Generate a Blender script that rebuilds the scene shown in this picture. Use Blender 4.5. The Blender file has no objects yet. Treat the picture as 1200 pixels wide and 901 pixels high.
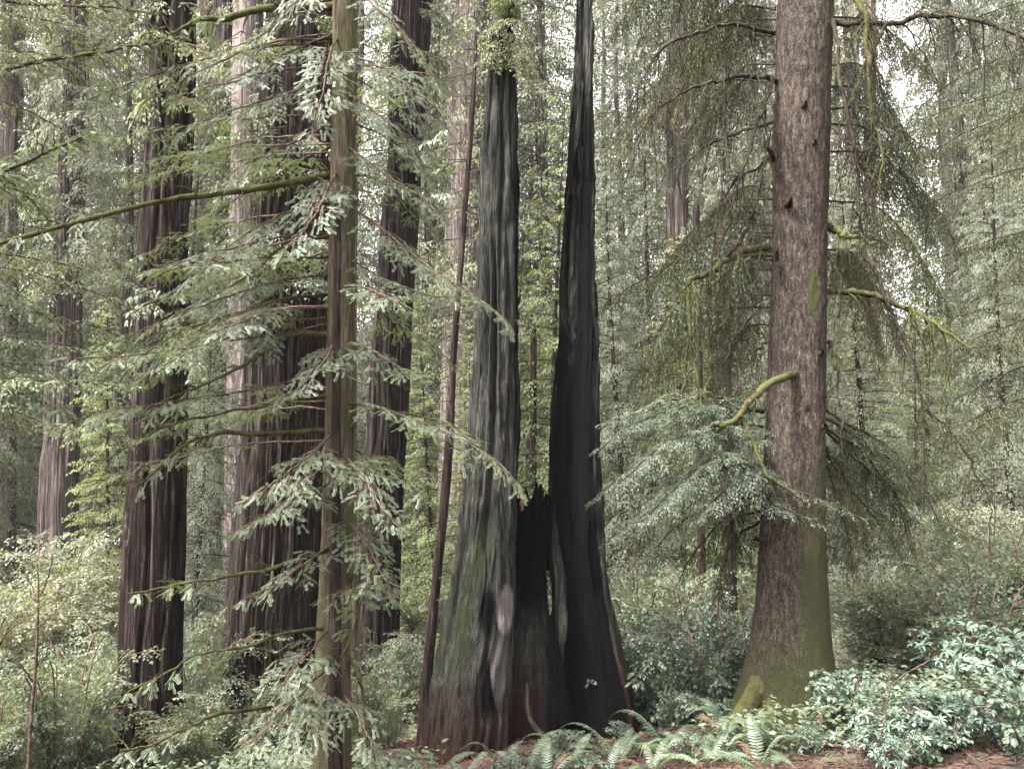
import bpy, math, random
import numpy as np
random.seed(7)
RNG = np.random.default_rng(11)
scene = bpy.context.scene
COL = scene.collection
R = math.radians

# ------------------------------------------------------------------ camera
CAM = np.array([0.0, 0.0, 1.65])
PITCH = R(5.0)
HFOV = R(65.0)
FPX = 600.0 / math.tan(HFOV / 2)
FWD = np.array([0, math.cos(PITCH), math.sin(PITCH)])
UPV = np.array([0, -math.sin(PITCH), math.cos(PITCH)])

def at(px, py, d):
    """point of the photograph (1200 x 901 px) at the distance d ahead of the camera"""
    v = FWD + np.array([1.0, 0, 0]) * ((px - 600) / FPX) + UPV * ((450.5 - py) / FPX)
    return CAM + v * (d / v[1])

def to_px(P):
    q = np.asarray(P, float) - CAM
    f = q @ FWD
    return 600 + FPX * q[..., 0] / f, 450.5 - FPX * (q @ UPV) / f, f

def row_to_z(row, d):
    return at(600, row, d)[2]

# ------------------------------------------------------------------ mesh helpers
class Geo:
    def __init__(s):
        s.v, s.q, s.m, s.z, s.n = [], [], [], [], 0
    def add(s, v, q, mat=0, zone=None):
        v = np.asarray(v, np.float32).reshape(-1, 3)
        q = np.asarray(q, np.int32).reshape(-1, 4)
        s.v.append(v); s.q.append(q + s.n)
        s.m.append(np.full(len(q), mat, np.int32))
        s.z.append(np.zeros((len(v), 4), np.float32) if zone is None else np.asarray(zone, np.float32))
        s.n += len(v)
    def build(s, name, mats, parent=None, smooth=True, zone=False):
        me = bpy.data.meshes.new(name)
        v = np.concatenate(s.v); q = np.concatenate(s.q); m = np.concatenate(s.m)
        me.vertices.add(len(v)); me.vertices.foreach_set('co', v.ravel())
        me.loops.add(len(q) * 4); me.loops.foreach_set('vertex_index', q.ravel())
        me.polygons.add(len(q))
        me.polygons.foreach_set('loop_start', np.arange(0, len(q) * 4, 4, dtype=np.int32))
        me.polygons.foreach_set('material_index', m)
        me.polygons.foreach_set('use_smooth', np.full(len(q), smooth))
        for mt in (mats if isinstance(mats, (list, tuple)) else [mats]):
            me.materials.append(mt)
        if zone:
            a = me.color_attributes.new('zone', 'FLOAT_COLOR', 'POINT')
            a.data.foreach_set('color', np.concatenate(s.z).ravel())
        me.update(calc_edges=True)
        o = bpy.data.objects.new(name, me)
        COL.objects.link(o)
        if parent is not None:
            o.parent = parent
        return o

def tag(o, label=None, cat=None, group=None, kind=None):
    if label: o['label'] = label
    if cat: o['category'] = cat
    if group: o['group'] = group
    if kind: o['kind'] = kind
    return o

def thing(name, label, cat, loc=(0, 0, 0), group=None):
    o = bpy.data.objects.new(name, None)
    COL.objects.link(o)
    o.empty_display_size = 0.2
    o.location = tuple(float(c) for c in loc)
    return tag(o, label, cat, group)

KIDS = {}
def copy_tree(o, parent=None):
    c = o.copy(); COL.objects.link(c)
    if parent is not None: c.parent = parent
    for k in o.children:
        copy_tree(k, c)
    return c

def nrm(a):
    return a / np.maximum(np.linalg.norm(a, axis=-1, keepdims=True), 1e-9)

def spline(pts, n):
    """Catmull-Rom through pts, n samples"""
    p = np.asarray(pts, float)
    if len(p) == 2:
        t = np.linspace(0, 1, n)[:, None]
        return p[0] * (1 - t) + p[1] * t
    p = np.vstack([2 * p[0] - p[1], p, 2 * p[-1] - p[-2]])
    k = len(p) - 3
    t = np.linspace(0, k - 1e-6, n)
    i = t.astype(int); f = (t - i)[:, None]
    a, b, c, d = p[i], p[i + 1], p[i + 2], p[i + 3]
    return 0.5 * (2 * b + (c - a) * f + (2 * a - 5 * b + 4 * c - d) * f ** 2 + (3 * b - a - 3 * c + d) * f ** 3)

def tube(g, pts, r, seg=6, mat=0, rough=0.0, rng=RNG, zone=None):
    p = np.asarray(pts, float); n = len(p)
    r = np.broadcast_to(np.asarray(r, float), (n,))
    t = nrm(np.gradient(p, axis=0))
    ref = np.array([0, 0, 1.0]) if abs(t[:, 2]).mean() < 0.8 else np.array([1.0, 0, 0])
    a = nrm(np.cross(t, ref)); b = np.cross(t, a)
    th = np.linspace(0, 2 * math.pi, seg, endpoint=False)
    rr = r[:, None] * (1 + rough * rng.normal(size=(n, seg)))
    v = p[:, None] + rr[..., None] * (np.cos(th)[None, :, None] * a[:, None] + np.sin(th)[None, :, None] * b[:, None])
    q = grid_quads(n, seg, True)
    zz = None if zone is None else np.broadcast_to(np.asarray(zone, np.float32), (n * seg, 4))
    g.add(v.reshape(-1, 3), q, mat, zz)

def tubes(g, P, Rr, seg=3, mat=0):
    """many thin tubes at once: P (k,n,3), Rr (k,n)"""
    k, n, _ = P.shape
    if k == 0: return
    t = nrm(np.gradient(P, axis=1))
    ref = np.array([0.13, 0.21, 0.97])
    a = nrm(np.cross(t, ref)); b = np.cross(t, a)
    th = np.linspace(0, 2 * math.pi, seg, endpoint=False)
    v = P[:, :, None] + Rr[:, :, None, None] * (np.cos(th)[:, None] * a[:, :, None] + np.sin(th)[:, None] * b[:, :, None])
    q0 = grid_quads(n, seg, True)
    q = (q0[None] + (np.arange(k) * n * seg)[:, None, None]).reshape(-1, 4)
    g.add(v.reshape(-1, 3), q, mat)

def grid_quads(n, m, wrap):
    i = np.arange(n - 1)[:, None]; j = np.arange(m if wrap else m - 1)[None]
    j2 = (j + 1) % m
    return np.stack([i * m + j, i * m + j2, (i + 1) * m + j2, (i + 1) * m + j], -1).reshape(-1, 4)

def vnoise(u, v, per, seed, nv=64):
    """value noise, periodic in u with period per (int) and in v with nv"""
    L = np.random.default_rng(seed).random((per, nv))
    ui = np.floor(u).astype(int); vi = np.floor(v).astype(int)
    fu = u - ui; fv = v - vi
    fu = fu * fu * (3 - 2 * fu); fv = fv * fv * (3 - 2 * fv)
    g = lambda a, b: L[a % per, b % nv]
    return (g(ui, vi) * (1 - fu) * (1 - fv) + g(ui + 1, vi) * fu * (1 - fv)
            + g(ui, vi + 1) * (1 - fu) * fv + g(ui + 1, vi + 1) * fu * fv)

# ------------------------------------------------------------------ materials
def nt(name):
    m = bpy.data.materials.new(name); m.use_nodes = True
    t = m.node_tree; t.nodes.clear()
    return m, t.nodes, t.links

def ramp(N, stops):
    r = N.new('ShaderNodeValToRGB')
    e = r.color_ramp.elements
    while len(e) < len(stops): e.new(0.5)
    for k, (p, c) in enumerate(stops):
        e[k].position = p; e[k].color = (*c, 1)
    return r

def mix(N, L, fac, a, b, mode='MIX'):
    n = N.new('ShaderNodeMix'); n.data_type = 'RGBA'; n.blend_type = mode
    for s, x in ((0, fac), (6, a), (7, b)):
        if hasattr(x, 'is_output'): L.new(x, n.inputs[s])
        elif isinstance(x, (int, float)): n.inputs[s].default_value = x
        else: n.inputs[s].default_value = (*x, 1)
    return n.outputs[2]

def noise(N, L, vec, scale, detail=4, rough=0.6, dist=0.0):
    n = N.new('ShaderNodeTexNoise'); n.inputs['Scale'].default_value = scale
    n.inputs['Detail'].default_value = detail; n.inputs['Roughness'].default_value = rough
    n.inputs['Distortion'].default_value = dist
    if vec is not None: L.new(vec, n.inputs['Vector'])
    return n.outputs['Fac']

def mapped(N, L, scale):
    tc = N.new('ShaderNodeTexCoord'); mp = N.new('ShaderNodeMapping')
    mp.inputs['Scale'].default_value = scale
    L.new(tc.outputs['Object'], mp.inputs['Vector'])
    return mp.outputs['Vector'], tc.outputs['Object']

def bark(name, dark, mid, light, fine=26.0, vstretch=0.05, bump=0.6, moss=0.0, mosscol=(0.042, 0.048, 0.02), rough=1.0, zone=True, bdist=0.03, spec=0.06):
    m, N, L = nt(name)
    vec, obj = mapped(N, L, (1, 1, vstretch))
    n1 = noise(N, L, vec, fine, 6, 0.7)
    n2 = noise(N, L, vec, fine * 0.28, 3, 0.5)
    n3 = noise(N, L, obj, 1.7, 4, 0.6)
    mx = N.new('ShaderNodeMath'); mx.operation = 'MULTIPLY_ADD'
    L.new(n1, mx.inputs[0]); mx.inputs[1].default_value = 0.65
    m2 = N.new('ShaderNodeMath'); m2.operation = 'MULTIPLY'; L.new(n2, m2.inputs[0]); m2.inputs[1].default_value = 0.35
    L.new(m2.outputs[0], mx.inputs[2])
    rp = ramp(N, [(0.38, dark), (0.52, mid), (0.64, light)])
    L.new(mx.outputs[0], rp.inputs[0])
    c = rp.outputs[0]
    r3 = ramp(N, [(0.3, (0.72, 0.72, 0.75)), (0.7, (1.15, 1.1, 1.05))]); L.new(n3, r3.inputs[0])
    c = mix(N, L, 1.0, c, r3.outputs[0], 'MULTIPLY')
    if moss > 0:
        n4 = noise(N, L, obj, 3.1, 6, 0.7)
        r4 = ramp(N, [(0.62 - moss * 0.3, (0, 0, 0)), (0.72 - moss * 0.2, (1, 1, 1))]); L.new(n4, r4.inputs[0])
        c = mix(N, L, r4.outputs[0], c, mosscol)
    if zone:
        at_ = N.new('ShaderNodeAttribute'); at_.attribute_name = 'zone'
        n5 = noise(N, L, vec, fine * 0.8, 5, 0.7)
        n6 = noise(N, L, obj, 6.0, 6, 0.7)
        # ragged edge for the coloured patches of the bark
        ad = N.new('ShaderNodeMath'); ad.operation = 'ADD'; L.new(n5, ad.inputs[0]); L.new(n6, ad.inputs[1])
        sb = N.new('ShaderNodeMath'); sb.operation = 'MULTIPLY_ADD'; L.new(ad.outputs[0], sb.inputs[0]); sb.inputs[1].default_value = 1.3; sb.inputs[2].default_value = -1.3
        a2 = N.new('ShaderNodeMath'); a2.operation = 'MULTIPLY_ADD'; L.new(at_.outputs['Alpha'], a2.inputs[0]); a2.inputs[1].default_value = 2.0
        L.new(sb.outputs[0], a2.inputs[2])
        s1 = N.new('ShaderNodeMath'); s1.operation = 'ADD'; L.new(a2.outputs[0], s1.inputs[0]); s1.inputs[1].default_value = -0.5; s1.use_clamp = True
        gt = N.new('ShaderNodeMath'); gt.operation = 'MULTIPLY'; gt.use_clamp = True; L.new(at_.outputs['Alpha'], gt.inputs[0]); gt.inputs[1].default_value = 6.0
        fm = N.new('ShaderNodeMath'); fm.operation = 'MULTIPLY'; L.new(s1.outputs[0], fm.inputs[0]); L.new(gt.outputs[0], fm.inputs[1])
        vr = ramp(N, [(0.25, (0.55, 0.55, 0.55)), (0.75, (1.35, 1.35, 1.35))]); L.new(n1, vr.inputs[0])
        zc = mix(N, L, 1.0, at_.outputs['Color'], vr.outputs[0], 'MULTIPLY')
        c = mix(N, L, fm.outputs[0], c, zc)
    b = N.new('ShaderNodeBsdfPrincipled'); b.inputs['Roughness'].default_value = rough
    b.inputs['Specular IOR Level'].default_value = spec
    L.new(c, b.inputs['Base Color'])
    bp = N.new('ShaderNodeBump'); bp.inputs['Strength'].default_value = bump; bp.inputs['Distance'].default_value = bdist
    L.new(mx.outputs[0], bp.inputs['Height']); L.new(bp.outputs[0], b.inputs['Normal'])
    o = N.new('ShaderNodeOutputMaterial'); L.new(b.outputs[0], o.inputs[0])
    return m

def leaf(name, a, b, c=None, trans=0.3, rough=0.4, spec=0.5, tcol=None):
    """leaf with per-leaf colour variation; c = rare odd colour (dead or young)"""
    m, N, L = nt(name)
    g = N.new('ShaderNodeNewGeometry')
    oi = N.new('ShaderNodeObjectInfo')
    tc = N.new('ShaderNodeTexCoord')
    nz = noise(N, L, tc.outputs['Object'], 1.3, 3, 0.6)
    add = N.new('ShaderNodeMath'); add.operation = 'MULTIPLY_ADD'
    L.new(g.outputs['Random Per Island'], add.inputs[0]); add.inputs[1].default_value = 0.6
    sc = N.new('ShaderNodeMath'); sc.operation = 'MULTIPLY_ADD'; L.new(nz, sc.inputs[0]); sc.inputs[1].default_value = 0.9; sc.inputs[2].default_value = -0.25
    L.new(sc.outputs[0], add.inputs[2])
    rp = ramp(N, [(0.1, a), (0.85, b)] if c is None else [(0.1, a), (0.85, b), (0.97, c)])
    L.new(add.outputs[0], rp.inputs[0])
    hs = N.new('ShaderNodeHueSaturation')
    ov = N.new('ShaderNodeMapRange'); L.new(oi.outputs['Random'], ov.inputs[0]); ov.inputs[3].default_value = 0.66; ov.inputs[4].default_value = 1.22
    L.new(ov.outputs[0], hs.inputs['Value'])
    oh = N.new('ShaderNodeMapRange'); L.new(oi.outputs['Random'], oh.inputs[0]); oh.inputs[3].default_value = 0.515; oh.inputs[4].default_value = 0.485
    L.new(oh.outputs[0], hs.inputs['Hue'])
    L.new(rp.outputs[0], hs.inputs['Color'])
    p = N.new('ShaderNodeBsdfPrincipled'); p.inputs['Roughness'].default_value = rough
    p.inputs['Specular IOR Level'].default_value = spec
    L.new(hs.outputs[0], p.inputs['Base Color'])
    t = N.new('ShaderNodeBsdfTranslucent')
    tt = mix(N, L, 1.0, hs.outputs[0], tcol or (1.5, 1.5, 0.8), 'MULTIPLY')
    L.new(tt, t.inputs['Color'])
    ms = N.new('ShaderNodeMixShader'); ms.inputs[0].default_value = trans
    L.new(p.outputs[0], ms.inputs[1]); L.new(t.outputs[0], ms.inputs[2])
    o = N.new('ShaderNodeOutputMaterial'); L.new(ms.outputs[0], o.inputs[0])
    return m

M = {}
M['redwood'] = bark('redwood_bark', (0.003, 0.0025, 0.0024), (0.012, 0.009, 0.0078), (0.085, 0.071, 0.064), 48, 0.028, 1.0, bdist=.05)
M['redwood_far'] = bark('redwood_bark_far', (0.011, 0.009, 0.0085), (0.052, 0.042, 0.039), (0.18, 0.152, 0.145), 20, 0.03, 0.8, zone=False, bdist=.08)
M['redwood_pink'] = bark('redwood_bark_hazed', (0.08, 0.064, 0.063), (0.2, 0.163, 0.162), (0.4, 0.35, 0.352), 18, 0.03, 0.7, zone=False, bdist=.08)  # washed-out tone: haze over distant trunks put into the bark colour
M['snag'] = bark('weathered_burnt_wood', (0.007, 0.0072, 0.0065), (0.031, 0.033, 0.0285), (0.085, 0.09, 0.078), 55, 0.075, 1.0, bdist=.07)
M['spruce'] = bark('scaly_bark', (0.01, 0.0085, 0.007), (0.046, 0.0385, 0.0315), (0.135, 0.119, 0.102), 95, 0.32, 1.0, bdist=0.04)
M['mossy'] = bark('mossy_bark', (0.02, 0.016, 0.012), (0.062, 0.052, 0.037), (0.13, 0.115, 0.085), 45, 0.12, 0.6, moss=0.5, zone=False)
M['thinbark'] = bark('thin_dark_bark', (0.007, 0.0052, 0.0046), (0.022, 0.0165, 0.0145), (0.06, 0.049, 0.043), 40, 0.1, 0.5, zone=False)
M['farbark'] = bark('far_bark', (0.02, 0.016, 0.014), (0.06, 0.05, 0.043), (0.15, 0.125, 0.11), 10, 0.05, 0.5, zone=False)
M['mosslimb'] = bark('mossy_limb', (0.012, 0.010, 0.007), (0.04, 0.038, 0.018), (0.085, 0.085, 0.038), 38, 0.6, 0.8, moss=0.55, mosscol=(0.052, 0.058, 0.02), zone=False)
M['darklimb'] = bark('dark_limb', (0.008, 0.0065, 0.005), (0.026, 0.021, 0.016), (0.06, 0.052, 0.04), 40, 0.5, 0.6, moss=0.2, zone=False)
M['twig'] = bark('bare_twig', (0.018, 0.012, 0.01), (0.06, 0.042, 0.034), (0.14, 0.105, 0.08), 40, 0.8, 0.3, zone=False)
M['stem'] = bark('shrub_stem', (0.03, 0.02, 0.015), (0.09, 0.06, 0.045), (0.17, 0.12, 0.09), 30, 0.8, 0.3, zone=False)
M['log'] = bark('rotting_log', (0.03, 0.018, 0.012), (0.1, 0.06, 0.042), (0.2, 0.13, 0.095), 26, 0.7, 0.7, moss=0.3, zone=False)

M['needle'] = leaf('redwood_needles', (0.062, 0.088, 0.05), (0.125, 0.152, 0.098), None, 0.3, 0.42, 0.32)
M['needle_grey'] = leaf('hemlock_needles', (0.06, 0.072, 0.045), (0.115, 0.128, 0.084), None, 0.3, 0.5, 0.15)
M['needle_dark'] = leaf('spruce_needles', (0.036, 0.05, 0.034), (0.082, 0.102, 0.07), None, 0.25, 0.5, 0.22)
M['needle_olive'] = leaf('olive_needles', (0.04, 0.045, 0.023), (0.088, 0.097, 0.053), (0.085, 0.055, 0.03), 0.3, 0.6, 0.12)
M['needle_light'] = leaf('young_conifer_leaves', (0.085, 0.108, 0.05), (0.15, 0.175, 0.095), None, 0.45, 0.5, 0.15, (1.6, 1.6, .9))
M['needle_far'] = leaf('far_conifer_leaves', (0.085, 0.1, 0.072), (0.155, 0.172, 0.13), None, 0.5, 0.55, 0.12, (1.6, 1.6, 1.25))  # leaf colour lifted and cooled to stand in for haze in the far forest
M['huckle'] = leaf('huckleberry_leaves', (0.076, 0.1, 0.062), (0.145, 0.17, 0.118), (0.2, 0.17, 0.08), 0.35, 0.45, 0.22)
M['pale'] = leaf('pale_shrub_leaves', (0.1, 0.115, 0.075), (0.19, 0.205, 0.14), (0.24, 0.17, 0.11), 0.35, 0.45, 0.25)
M['rhodo'] = leaf('rhododendron_leaves', (0.045, 0.074, 0.052), (0.1, 0.138, 0.1), (0.16, 0.16, 0.05), 0.15, 0.38, 0.35)
M['salal'] = leaf('salal_leaves', (0.036, 0.058, 0.04), (0.082, 0.112, 0.077), (0.13, 0.07, 0.045), 0.18, 0.4, 0.3)
M['fern'] = leaf('fern_fronds', (0.055, 0.085, 0.048), (0.108, 0.14, 0.085), (0.16, 0.1, 0.05), 0.3, 0.4, 0.5)
M['dryfern'] = leaf('dry_fern_fronds', (0.06, 0.035, 0.022), (0.13, 0.08, 0.05), None, 0.3, 0.6, 0.3)
M['litter'] = leaf('fallen_needles', (0.025, 0.014, 0.010), (0.08, 0.04, 0.029), (0.15, 0.1, 0.07), 0.1, 0.7, 0.2)

# ground: red duff, damp earth and green ground moss
def ground_mat():
    m, N, L = nt('forest_floor')
    tc = N.new('ShaderNodeTexCoord'); ob = tc.outputs['Object']
    a = noise(N, L, ob, 28, 8, 0.75); b = noise(N, L, ob, 0.55, 5, 0.6); c = noise(N, L, ob, 3.0, 6, 0.7)
    r1 = ramp(N, [(0.3, (0.012, 0.009, 0.007)), (0.5, (0.034, 0.02, 0.0155)), (0.72, (0.085, 0.052, 0.04))]); L.new(a, r1.inputs[0])
    r2 = ramp(N, [(0.35, (0.03, 0.022, 0.012)), (0.6, (0.075, 0.08, 0.035)), (0.75, (0.11, 0.12, 0.055))]); L.new(c, r2.inputs[0])
    rm = ramp(N, [(0.46, (0, 0, 0)), (0.6, (1, 1, 1))]); L.new(b, rm.inputs[0])
    col = mix(N, L, rm.outputs[0], r1.outputs[0], r2.outputs[0])
    p = N.new('ShaderNodeBsdfPrincipled'); p.inputs['Roughness'].default_value = 0.9; L.new(col, p.inputs['Base Color'])
    bp = N.new('ShaderNodeBump'); bp.inputs['Strength'].default_value = 0.8; bp.inputs['Distance'].default_value = 0.05
    L.new(a, bp.inputs['Height']); L.new(bp.outputs[0], p.inputs['Normal'])
    o = N.new('ShaderNodeOutputMaterial'); L.new(p.outputs[0], o.inputs[0])
    return m
M['ground'] = ground_mat()

# ------------------------------------------------------------------ terrain
CTRL = []
def gp(px, py, d): CTRL.append(at(px, py, d))
for x, y, z in [(0, 0, 0), (-5, 0, -0.1), (5, 0, 0.1), (0, -12, 0.4), (-14, -8, 0.3), (14, -8, 0.6), (-12, 2, -0.6), (12, 3, 0.3),
                (0, 3.2, -0.35), (-4, 4, -0.9), (4, 4, -0.3), (-30, 0, -1), (30, 0, 1.5)]:
    CTRL.append(np.array([x, y, z], float))
gp(610, 878, 11); gp(925, 842, 9.5); gp(175, 925, 13); gp(312, 855, 17); gp(442, 792, 20); gp(62, 765, 28)
gp(395, 960, 8.2); gp(820, 790, 15); gp(1100, 800, 11); gp(1150, 690, 21); gp(1150, 590, 36); gp(235, 700, 38)
gp(620, 720, 26); gp(600, 640, 42); gp(-100, 900, 13); gp(-200, 720, 30); gp(1400, 700, 18); gp(50, 665, 48)
gp(850, 660, 30); gp(700, 868, 11.3); gp(520, 880, 11.2); gp(1000, 868, 8.2)
for x in (-110, -60, -20, 20, 60, 110):
    CTRL.append(np.array([x, 75, 1.0 + 0.05 * x + 2.5]))
    CTRL.append(np.array([x, 125, 15 + 0.05 * x]))
    CTRL.append(np.array([x * 1.2, 260, 42.0]))
CTRL += [np.array([-70, 30, -3.5]), np.array([70, 25, 6.0]), np.array([-120, -60, 0.]), np.array([120, -60, 3.]), np.array([-260, 100, 8.]), np.array([260, 100, 30.])]
CTRL = np.array(CTRL)
def _fit():
    X = CTRL[:, :2]; n = len(X)
    D = np.linalg.norm(X[:, None] - X[None], axis=-1)
    A = np.zeros((n + 3, n + 3)); A[:n, :n] = D + 0.0 * np.eye(n)
    A[:n, n] = 1; A[:n, n + 1:] = X; A[n, :n] = 1; A[n + 1:, :n] = X.T
    return np.linalg.solve(A, np.concatenate([CTRL[:, 2], np.zeros(3)]))
WTS = _fit()
def ground_z(x, y):
    x = np.asarray(x, float); y = np.asarray(y, float); sh = x.shape
    Q = np.stack([x.ravel(), y.ravel()], -1)
    D = np.sqrt(((Q[:, None] - CTRL[None, :, :2]) ** 2).sum(-1) + 0.25)
    n = len(CTRL)
    z = D @ WTS[:n] + WTS[n] + Q @ WTS[n + 1:]
    return z.reshape(sh) + 0.07 * np.sin(1.9 * x + 0.7 * y) * np.sin(1.3 * y - 0.5 * x)
def gpt(x, y): return np.array([x, y, float(ground_z(x, y))])
def px_ground(px, d):
    """the ground point under the photograph's column px at distance d"""
    x = (px - 600) / FPX * d
    return gpt(x, d)

def make_ground():
    ys = np.concatenate([np.linspace(-60, -4, 15)[:-1], np.linspace(-4, 30, 171)[:-1], np.linspace(30, 90, 61)[:-1], np.linspace(90, 260, 35)])
    xs = np.concatenate([np.linspace(-240, -25, 45)[:-1], np.linspace(-25, 25, 221)[:-1], np.linspace(25, 240, 45)])
    X, Y = np.meshgrid(xs, ys)
    Z = np.concatenate([ground_z(X[i:i + 20], Y[i:i + 20]) for i in range(0, len(ys), 20)])
    near = (np.abs(X) < 25) & (Y > -4) & (Y < 30)
    Z = Z + np.where(near, 0.05 * (vnoise(X * 2.1 + 100, Y * 2.1 + 50, 256, 5, 256) - 0.5) + 0.03 * (vnoise(X * 6 + 200, Y * 6 + 50, 512, 6, 512) - 0.5), 0)
    g = Geo(); g.add(np.stack([X, Y, Z], -1), grid_quads(len(ys), len(xs), False))
    o = g.build('ground', M['ground']); tag(o, kind='structure')
    return o
make_ground()

# ------------------------------------------------------------------ trunks
def trunk_rows(rows, d):
    r = np.array(rows, float)
    z = np.array([row_to_z(a, d) for a in r[:, 0]])
    l = np.array([at(b, a, d)[0] for a, b in r[:, :2]])
    rr = np.array([at(b, a, d)[0] for a, b in r[:, [0, 2]]])
    o = np.argsort(z)
    z, cx, rad = z[o], ((l + rr) / 2)[o], ((rr - l) / 2)[o]
    return z, cx, rad

def trunk(name, rows, d, mat, parent, kind='redwood', ztop=None, nth=160, dz=0.08, flare=0.25, seed=1, zonef=None, origin=(0, 0, 0), sway=0.0):
    z, cx, rad = trunk_rows(rows, d)
    zt = ztop if ztop is not None else z[-1] + 6
    sl = (cx[-1] - cx[-2]) / max(z[-1] - z[-2], .1)
    gz = float(ground_z(cx[0], d))
    zz = np.arange(min(gz, z[0]) - 0.5, zt, dz)
    C = np.interp(zz, z, cx) + np.where(zz > z[-1], (zz - z[-1]) * sl * 0.6, 0)
    Rr = np.interp(zz, z, rad) * np.where(zz > z[-1], np.maximum(0.1, 1 - (zz - z[-1]) * 0.02), 1)
    # smooth the profile
    k = max(1, int(0.6 / dz)); ker = np.ones(2 * k + 1) / (2 * k + 1)
    pad = lambda a: np.convolve(np.pad(a, k, mode='edge'), ker, 'valid')
    C, Rr = pad(C), pad(Rr)
    h = zz - gz
    fl = flare * np.exp(-np.maximum(h, -0.3) / 0.5)
    th = np.linspace(0, 2 * math.pi, nth, endpoint=False)
    T, Z = np.meshgrid(th, zz)
    u = T / (2 * math.pi)
    R0 = np.mean(rad)
    if kind == 'redwood':
        nr = max(10, int(2 * math.pi * R0 / 0.115))
        warp = 1.8 * (vnoise(u * 6, Z * 0.5 + 20, 6, seed + 3) - .5) + 0.5 * (vnoise(u * 14, Z * 1.4 + 20, 14, seed + 4) - .5)
        f1 = vnoise(u * nr + warp, Z * 0.28 + 30, nr, seed)
        f1 = 1 - 1.6 * np.exp(-((2 * f1 - 1) / 0.30) ** 2) + .35 * (f1 - .5)
        f2 = vnoise(u * nr * 3 + warp * 3, Z * 0.9 + 30, nr * 3, seed + 1)
        f3 = vnoise(u * 5 + .25 * np.sin(Z * .4), Z * 0.22 + 30, 5, seed + 2)
        crev = np.exp(-((f1 - 1 + 1.6) / 1.0) ** 2)
        disp = (f1 - 0.5) * min(0.055, 0.095 * R0) + (f2 - .5) * min(0.034, 0.055 * R0 + 0.002) + (f3 - .5) * 0.2 * R0
        lob = 1 + fl[:, None] * (0.8 + 0.8 * vnoise(u * 7, Z * 0.1 + 5, 7, seed + 8))
    elif kind == 'scaly':
        nr = int(2 * math.pi * R0 / 0.045)
        w = 1.5 * (vnoise(u * 9, Z * 2 + 20, 9, seed + 3) - .5)
        f1 = vnoise(u * nr + w, Z * 9 + 30, nr, seed, 256)
        f2 = vnoise(u * nr * 2.0, Z * 18 + 30, nr * 2, seed + 1, 512)
        f3 = vnoise(u * 5, Z * 0.3 + 30, 5, seed + 2)
        f4 = vnoise(u * 12, Z * 0.9 + 30, 12, seed + 5)
        disp = (f1 - .5) * 0.012 + (f2 - .5) * 0.008 + (f3 - .5) * 0.10 * R0 + (f4 - .5) * 0.03 * R0
        lob = 1 + fl[:, None] * (0.5 + 1.0 * vnoise(u * 5 + .3, Z * 0.1 + 5, 5, seed + 8))
    else:
        f1 = vnoise(u * 14, Z * 3 + 30, 14, seed, 256); f3 = vnoise(u * 4, Z * 0.6 + 30, 4, seed + 2)
        disp = (f1 - .5) * 0.10 * R0 + (f3 - .5) * 0.16 * R0
        lob = 1 + fl[:, None] * np.ones_like(T)
    RR = Rr[:, None] * lob + disp
    yo = sway * np.sin(zz * 0.35 + seed)
    V = np.stack([C[:, None] + RR * np.cos(T), d + yo[:, None] + RR * np.sin(T), Z], -1)
    V = np.concatenate([V, V[-1:].mean(1, keepdims=True).repeat(nth, 1) + np.array([0, 0, 0.1])], 0)
    zone = None
    if zonef is not None:
        pxx, pyy, _ = to_px(V.reshape(-1, 3))
        zone = zonef(pxx, pyy, V.reshape(-1, 3))
    g = Geo(); g.add(V.reshape(-1, 3) - np.asarray(origin), grid_quads(len(zz) + 1, nth, True), 0, zone)
    return g.build(name, mat, parent, zone=True)

def base_of(rows, d):
    z, cx, rad = trunk_rows(rows, d)
    return gpt(cx[0], d)

# ------------------------------------------------------------------ leaf templates (x width, y along, z up)
def strip(ws, ys, zs=None):
    k = len(ws); zs = zs if zs is not None else [0] * k
    v = []
    for w, y, z in zip(ws, ys, zs): v += [(-w, y, z), (w, y, z)]
    q = [(2 * i, 2 * i + 1, 2 * i + 3, 2 * i + 2) for i in range(k - 1)]
    return np.array(v, float), np.array(q)
BLADE = strip([.06, .5, .42, .04], [0, .3, .7, 1], [0, .02, 0, -.08])
RHOMB = strip([.02, .5, .03], [0, .45, 1], [0, .05, -.03])
def _needleshoot(k=11, seed=1):
    v, q = strip([.02, .015], [0, 1], [0, -.06]); v = [v]; q = [q]; n = 4
    for i in range(k):
        t = 0.06 + 0.9 * i / (k - 1)
        L = 0.5 * (0.55 + 0.55 * math.sin(math.pi * min(1, 0.12 + 0.88 * (1 - abs(2 * t - 0.9)))) )
        L *= (1.0 if t < .8 else 1 - (t - .8) * 2.2)
        for s in (-1, 1):
            tip = np.array([s * L, t + L * 0.42 * 0.5, -0.06 * t - 0.03])
            b = np.array([0, t, -0.06 * t]); w = 0.034
            side = np.array([0, w, 0])
            mid = b * .45 + tip * .55
            v.append(np.array([b - side * .4, mid - side, tip, mid + side])); q.append(np.array([[0, 1, 2, 3]]) + n); n += 4
    return np.concatenate(v), np.concatenate(q)
SHOOT = _needleshoot()
def _broad():
    v, q = [], []
    ys = [0, .22, .55, .82, 1]; ws = [.03, .36, .5, .34, .03]; zs = [0, .03, .0, -.07, -.15]
    for w, y, z in zip(ws, ys, zs): v += [(-w, y, z + w * .22), (0, y, z), (w, y, z + w * .22)]
    for i in range(4):
        a = 3 * i; q += [(a, a + 1, a + 4, a + 3), (a + 1, a + 2, a + 5, a + 4)]
    return np.array(v, float), np.array(q)
BROAD = _broad()

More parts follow.
